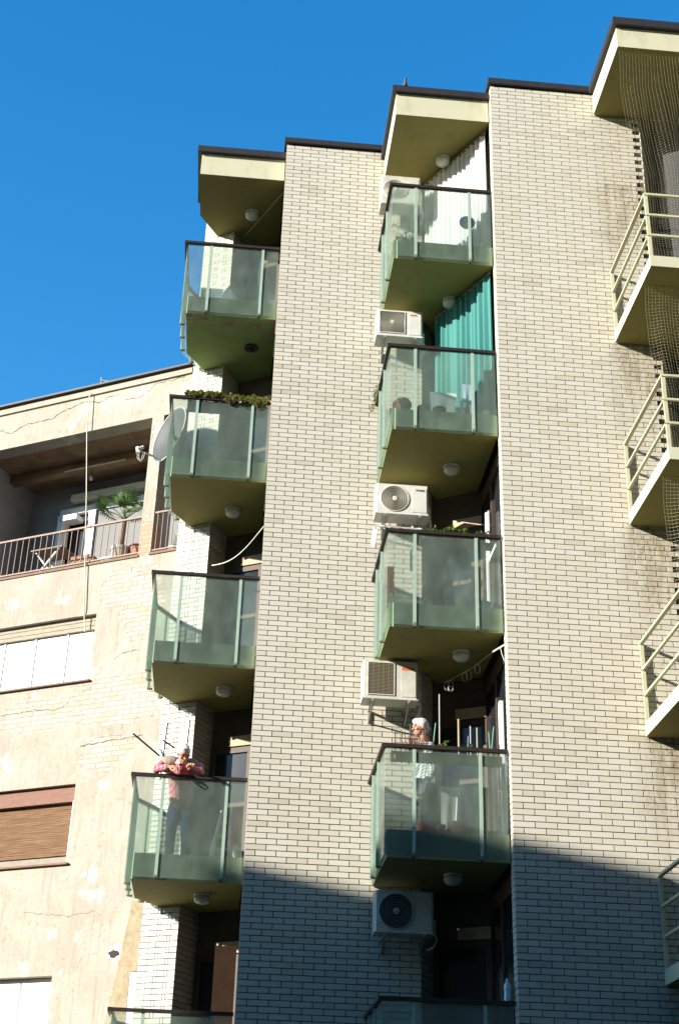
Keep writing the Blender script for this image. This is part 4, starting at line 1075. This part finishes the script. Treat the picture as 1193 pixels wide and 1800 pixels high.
hung_cloth(2.62,2.92,16.9,5.36,4.9,clothmat('blue_cloth',(.05,.13,.40),.1),'dark blue cloth drying behind the stakes','towel','laundry')
mb=MB(); mb.box(3.30,16.12,4.285,3.345,16.20,6.02); mb.box(3.31,16.22,4.285,3.344,16.27,6.0); tag(mb.build('white_boards',WF),'white boards leaning on the big pier behind the stakes','boards')
# bottle on the lowest middle rail
mb=MB(); mb.lathe((3.26,15.93,2.405),[(.035,0),(.04,.02),(.04,.09),(.033,.105),(.04,.12),(.04,.18),(.015,.22),(.015,.25)],seg=20)
tag(mb.build('bottle',mat('clear_blue_plastic',(.45,.6,.62),.15,spec=.8),smooth=True),'clear plastic bottle on the lowest shaded rail','bottle')
# left column contents
hung_cloth(-.98,-.62,18.5,13.75,13.0,WHITE,'white cloth draped at the left end behind the top left glass'); 
mb=MB(); 
for (x,y,h,r_) in ((-.52,18.35,.62,.34),):
    # folded white parasol cover hanging in points
    n=len(mb.v)
    pts=[]
    for i in range(25):
        a=2*math.pi*i/24; pts.append((x+r_*math.cos(a)*(.9+.1*math.cos(6*a)),y+.4*r_*math.sin(a),13.10+.10*abs(math.cos(3*a))))
    for i in range(24): mb.tri((x,y,13.10+h),pts[i],pts[i+1])
tag(mb.build('parasol_cover',CURW),'white pointed parasol cover behind the top left glass','parasol')
mb=MB(); mb.tube([(-.04,17.78,13.0),(-.03,17.78,13.9)],.012,8); mb.lathe((-.03,17.78,13.35),[(.03,0),(.035,.3),(.012,.5)],seg=10); tag(mb.build('white_bag',WHITE),'narrow white bag hanging by the post of the top left balcony','bag')
# rope between the middle pier and the left pier
mb=MB(); a=Vector((.262,17.5,8.94)); b=Vector((-.46,19.03,9.0)); P=[]
for i in range(15):
    f=i/14; p=a.lerp(b,f); p.z-=.16*math.sin(math.pi*f)*1.0; P.append(p)
mb.tube(P,.008,6); tag(mb.build('rope',ROPE),'white rope sagging between two piers of the left column','rope')
# drying frame on the left pier
t=thing('drying_frame','white posts with dark arms fixed to the left pier above the leaning person','drying frame',tuple(W(0,.05,5.9)))
for u0 in (-.15,.22):
    p=MB(); p.obox(W(u0-.035,.018,5.72),U*.05,N*.014,U*.035+Vector((0,0,.86))); p.build('post',WF,t)
p=MB(); p.bar(W(-.42,.38,6.32),W(-.13,.07,6.05),.02,.02); p.build('arm',DARK,t)
p=MB(); p.bar(W(.0,.25,6.22),W(.1,.08,6.15),.018,.018); p.build('arm',DARK,t)
# step ladder on the leaning person's balcony
t=thing('step_ladder','white step ladder behind the glass of the lower left balcony','ladder',(.0,18.0,4.285))
for a,b in (((-.18,18.0,4.285),(-.05,18.1,5.0)),((.18,18.0,4.285),(.05,18.1,5.0)),((-.16,18.35,4.285),(-.05,18.14,5.0)),((.18,18.35,4.285),(.05,18.14,5.0))):
    p=MB(); p.bar(a,b,.03,.02); p.build('leg',PLASTW,t)
for f in (.25,.5,.75):
    p=MB(); p.box(-.18+.12*f,17.98+.08*f,4.285+.7*f,.18-.12*f,18.1+.04*f,4.305+.7*f); p.build('step',PLASTW,t)
hung_cloth(.08,.22,17.95,5.0,4.5,clothmat('red_cloth',(.55,.08,.06)),'red cloth at the right end behind the lower left glass')
# roller and panel in the lower left loggia
mb=MB(); mb.obox((-.02,18.6,1.4),(.28,-.01,0),(0,.02,0),(0,0,1.95)); tag(mb.build('timber_panel',mat('brown_board',(.05,.028,.018),.95,.3,6,spec=.05)),'brown board standing in the lowest left loggia','board')

# ------------------------------------------------------------------ pigeon on the roof edge
t=thing('pigeon','dark pigeon perched on the roof edge above the white curtain','bird',(2.03,15.93,15.97))
mb=MB(); c=Vector((2.03,15.93,16.077))
mb.ell(c,.055,.075,.055,Matrix.Rotation(R(35),3,'X'),14,10)
mb.cone_limb(c+Vector((0,-.04,.04)),c+Vector((0,-.055,.10)),.032,.024,10); mb.ell(c+Vector((0,-.062,.118)),.026,.03,.026,nu=12,nv=8)
mb.cone_limb(c+Vector((0,-.085,.115)),c+Vector((0,-.108,.108)),.008,.003,8)
mb.cone_limb(c+Vector((0,.05,-.03)),c+Vector((0,.14,-.06)),.03,.012,8)
bo=mb.build('body',mat('slate_feathers',(.06,.06,.07),.6),t,smooth=True)
md=bo.modifiers.new('remesh','REMESH'); md.mode='VOXEL'; md.voxel_size=.005; md.use_smooth_shade=True
t.scale=(.75,.75,.75)
for s_ in (-.018,.018):
    p=MB(); p.tube([c+Vector((s_,-.0,-.04)),c+Vector((s_,-.005,-.103))],.005,6); p.build('leg',mat('pink_leg',(.4,.12,.1),.6),t)

# ------------------------------------------------------------------ people
SKIN=mat('warm_skin',(.55,.27,.17),.6,.15,40); HAIR=mat('white_hair',(.66,.65,.63),.85,.18,50,bump=.5,bscale=45,stretch=(1,1,.35))  # one warm skin tone for both people
def plaidmat(name,a,b_,sc_=26):
    m=bpy.data.materials.new(name); m.use_nodes=True; t=m.node_tree; b=t.nodes['Principled BSDF']
    g=nn(t,'ShaderNodeNewGeometry'); sp=nn(t,'ShaderNodeSeparateXYZ'); t.links.new(g.outputs['Position'],sp.inputs[0])
    h=mth(t,'ADD',mth(t,'MULTIPLY',sp.outputs[0],sc_),mth(t,'MULTIPLY',sp.outputs[1],sc_*.4)); v=mth(t,'ADD',mth(t,'MULTIPLY',sp.outputs[2],sc_),mth(t,'MULTIPLY',sp.outputs[1],sc_*.5))
    s1=ramp(t,mth(t,'FRACT',h),.45,.55); s2=ramp(t,mth(t,'FRACT',v),.45,.55)
    cc=mixc(t,mth(t,'MULTIPLY',mth(t,'ADD',s1,s2),.5),a,b_); t.links.new(cc,b.inputs['Base Color']); b.inputs['Roughness'].default_value=.9
    return m
def finish(o,vox=.006,sm=3):
    md=o.modifiers.new('remesh','REMESH'); md.mode='VOXEL'; md.voxel_size=vox; md.use_smooth_shade=True
    md=o.modifiers.new('smooth','SMOOTH'); md.factor=.6; md.iterations=sm
def hand(mb,w0,palm_dir,fin_dir,side,scale=1.0):
    """palm and five separate bent fingers"""
    pd,fd,sd=Vector(palm_dir).normalized(),Vector(fin_dir).normalized(),Vector(side).normalized()
    w0=Vector(w0); pc=w0+pd*.045*scale
    rot=Matrix((sd,pd,sd.cross(pd))).transposed()
    mb.ell(pc,.042*scale,.05*scale,.020*scale,rot,14,10)
    for i,(o_,l) in enumerate(((-.032,.062),(-.011,.074),(.011,.070),(.031,.055))):
        b0=pc+pd*.038*scale+sd*o_*scale; k1=b0+(pd*.75+fd*.3)*l*.42*scale; k2=k1+(pd*.35+fd*.85)*l*.34*scale; k3=k2+(pd*-.1+fd*1)*l*.28*scale
        mb.cone_limb(b0,k1,.0105*scale,.0095*scale,8); mb.cone_limb(k1,k2,.0095*scale,.0085*scale,8); mb.cone_limb(k2,k3,.0085*scale,.0075*scale,8)
    b0=pc-pd*.02*scale-sd*.038*scale; k1=b0+(pd*.5-sd*.55+fd*.35)*.045*scale; k2=k1+(pd*.7+fd*.5)*.032*scale
    mb.cone_limb(b0,k1,.013*scale,.011*scale,8); mb.cone_limb(k1,k2,.011*scale,.009*scale,8)
def head(mb,c,fwd,up,hair_mb):
    f=Vector(fwd).normalized(); u=(Vector(up)-f*Vector(up).dot(f)).normalized(); s_=f.cross(u)
    rot=Matrix((s_,f,u)).transposed(); c=Vector(c)
    P=lambda a,b,d: c+s_*a+f*b+u*d
    mb.ell(P(0,-.008,.02),.076,.098,.092,rot,20,14)          # cranium
    mb.ell(P(0,.030,-.045),.056,.062,.072,rot,16,12)         # face and jaw
    mb.ell(P(0,.066,-.098),.026,.022,.018,rot,12,8)          # chin
    mb.cone_limb(P(0,.088,.0),P(0,.113,-.032),.010,.015,8)  # nose
    for k in (-1,1):
        mb.ell(P(.015*k,.098,-.036),.010,.010,.008,rot,10,8)
        mb.ell(P(.040*k,.070,-.028),.022,.018,.020,rot,10,8)  # cheek
        mb.ell(P(.079*k,-.005,-.012),.010,.020,.032,rot,10,8) # ear
        mb.ell(P(.030*k,.086,.026),.024,.010,.009,rot,10,8)   # brow
    mb.ell(P(0,.089,-.066),.024,.010,.006,rot,10,8); mb.ell(P(0,.087,-.076),.020,.010,.006,rot,10,8)
    h=hair_mb
    h.ell(P(0,-.018,.032),.084,.102,.094,rot,22,16); h.ell(P(0,-.06,-.01),.078,.065,.075,rot,18,12)
    h.ell(P(0,.045,.088),.055,.040,.026,rot,14,10)
    for k in (-1,1): h.ell(P(.074*k,-.01,.03),.014,.035,.035,rot,10,8)
    return P
def eyes(P,parent,glasses=False):
    m_=MB()
    for k in (-1,1): m_.ell(P(.030*k,.083,.004),.011,.009,.007,nu=12,nv=8)
    m_.build('eyes',mat('dark_eye',(.04,.03,.025),.2),parent,smooth=True)
    if glasses:
        m_=MB()
        for k in (-1,1):
            m_.tube([P(.032*k+.024*math.cos(a),.103,.004+.018*math.sin(a)) for a in [2*math.pi*i/16 for i in range(17)]],.0022,5,False)
            m_.tube([P(.056*k,.100,.008),P(.082*k,.0,.0)],.002,5)
        m_.tube([P(-.009,.104,.008),P(.009,.104,.008)],.002,5); m_.build('glasses',DARK,parent)
# leaning person, lower left balcony (floor 4.285, rail 5.30, glass y 17.65)
pa=thing('person','white haired person in red plaid shirt and beige vest leaning over the lower left rail','person',(-.62,18.15,4.285))
body=MB(); hair=MB(); shirt=MB(); vest=MB(); trs=MB()
hip=Vector((-.60,18.26,5.06)); ch=Vector((-.64,17.84,5.42)); nk=Vector((-.62,17.71,5.49)); hd=Vector((-.60,17.60,5.585))
shL=Vector((-.85,17.80,5.50)); shR=Vector((-.40,17.80,5.47))      # picture left / right
elL=Vector((-.93,17.64,5.365)); elR=Vector((-.37,17.64,5.36)); wrL=Vector((-.77,17.52,5.37)); wrR=Vector((-.53,17.53,5.39))
body.cone_limb(hip,ch,.12,.13,14); body.cone_limb(ch,nk,.09,.055,12); body.cone_limb(nk,hd,.052,.05,12)
for s0,e0,w0 in ((shL,elL,wrL),(shR,elR,wrR)): body.cone_limb(ch+Vector((0,0,.03)),s0,.07,.055,12); body.cone_limb(s0,e0,.048,.038,12); body.cone_limb(e0,w0,.036,.024,10)
P=head(body,hd,(.30,-.72,-.60),(.12,-.55,.8),hair)
hand(body,wrL,(.75,-.25,-.05),(.25,-.2,-.95),(.1,.6,.6)); hand(body,wrR,(.35,-.55,.12),(-.1,-.55,-.8),(-.9,.2,.1))
for k in (-.095,.095):
    kn=Vector((hip.x+k,18.10,4.70)); an=Vector((hip.x+k*1.1,18.24,4.36))
    body.cone_limb(hip+Vector((k*.8,0,-.03)),kn,.075,.055,12); body.cone_limb(kn,an,.052,.038,12); body.cone_limb(an+Vector((0,.02,-.03)),an+Vector((0,-.15,-.04)),.035,.03,10)
    trs.cone_limb(hip+Vector((k*.8,0,-.02)),kn,.092,.072,14); trs.cone_limb(kn,an,.070,.056,14)
bo=body.build('body',SKIN,pa); finish(bo,.0042,2)
ho=hair.build('hair',HAIR,bo); finish(ho,.006,2)
eyes(P,bo,True)
shirt.cone_limb(hip+Vector((0,0,.05)),ch,.15,.148,16); shirt.ell(ch+Vector((0,.0,.02)),.20,.13,.10,nu=18,nv=12)
for s0,e0,w0 in ((shL,elL,wrL),(shR,elR,wrR)):
    shirt.cone_limb(ch+Vector((0,.02,.03)),s0,.10,.075,14); shirt.cone_limb(s0,e0,.066,.058,14); shirt.cone_limb(e0,e0.lerp(w0,.80),.055,.042,12)
shirt.cone_limb(nk+Vector((0,.01,-.045)),nk+Vector((0,0,-.005)),.078,.066,14)
so=shirt.build('shirt',plaidmat('red_plaid',(.50,.045,.07),(.70,.34,.36)),pa); finish(so,.007,3)
vest.cone_limb(hip+Vector((0,0,.08)),ch+Vector((0,.03,0)),.160,.158,16); vest.ell(ch+Vector((-.13,-.01,.075)),.165,.16,.115,nu=16,nv=12); vest.ell(ch+Vector((.14,.0,.065)),.135,.15,.11,nu=16,nv=12)
vo=vest.build('vest',mat('beige_vest',(.36,.29,.21),.9,.3,25),pa); finish(vo,.008,3)
# open collar
cm=MB()
for k,(x,z) in ((-1,(-.055,.0)),(1,(.055,.0))):
    b_=nk+Vector((x,-.045,-.005)); cm.tri(b_+Vector((0,0,.045)),b_+Vector((-x*.9,-.06,-.035)),b_+Vector((x*.6,-.045,-.035)))
cm.build('collar',mat('pale_pink_collar',(.74,.52,.52),.9),so)
to=trs.build('trousers',mat('blue_denim',(.045,.075,.16),.9,.2,30),pa); finish(to,.009,2)
# second person, behind the stakes
pb=thing('person','white haired person in a grey checked shirt looking left behind the planter','person',(2.42,16.72,4.285))
body=MB(); hair=MB(); shirt=MB(); trs=MB()
hip=Vector((2.50,16.72,5.0)); ch=Vector((2.47,16.66,5.36)); nk=Vector((2.43,16.63,5.56)); hd=Vector((2.375,16.60,5.775))
body.cone_limb(hip,ch,.13,.15,14); body.cone_limb(ch,nk,.10,.06,12); body.cone_limb(nk,hd+Vector((.01,0,-.04)),.054,.052,12)
for k in (-1,1):
    s0=Vector((2.47,16.66+.19*k,5.47)); e0=s0+Vector((.03,.03*k,-.29)); w0=e0+Vector((-.08,-.02*k,-.20))
    body.cone_limb(ch+Vector((0,0,.05)),s0,.07,.055,12); body.cone_limb(s0,e0,.05,.04,12); body.cone_limb(e0,w0,.038,.025,10)
    hand(body,w0,(-.3,0,-1),(-.7,0,-.5),(0,k,0))
    shirt.cone_limb(ch+Vector((.02,0,.06)),s0,.11,.08,14); shirt.cone_limb(s0,e0,.07,.062,14); shirt.cone_limb(e0,e0.lerp(w0,.8),.058,.045,12)
    kn=Vector((2.47,16.72+.1*k,4.66)); an=Vector((2.50,16.72+.11*k,4.33))
    body.cone_limb(hip+Vector((0,.09*k,-.02)),kn,.08,.058,12); body.cone_limb(kn,an,.055,.038,12); body.cone_limb(an+Vector((.02,0,-.01)),an+Vector((-.15,0,-.015)),.034,.028,10)
    trs.cone_limb(hip+Vector((0,.09*k,0)),kn,.10,.076,14); trs.cone_limb(kn,an,.074,.06,14)
P=head(body,hd,(-.96,-.25,-.10),(0,0,1),hair)
bo=body.build('body',SKIN,pb); finish(bo,.0045,2)
hair.ell(P(0,.03,.075),.070,.065,.042,nu=16,nv=10)
ho=hair.build('hair',HAIR,bo); finish(ho,.006,2); eyes(P,bo)
shirt.cone_limb(hip,ch,.165,.175,16); shirt.ell(ch+Vector((.01,0,.06)),.14,.22,.12,nu=18,nv=12); shirt.cone_limb(nk+Vector((.01,0,-.05)),nk+Vector((0,0,0)),.085,.066,14)
so=shirt.build('shirt',plaidmat('grey_check',(.10,.11,.13),(.60,.60,.60),30),pb); finish(so,.008,3)
to=trs.build('trousers',mat('dark_trousers',(.03,.03,.04),.9),pb); finish(to,.009,2)
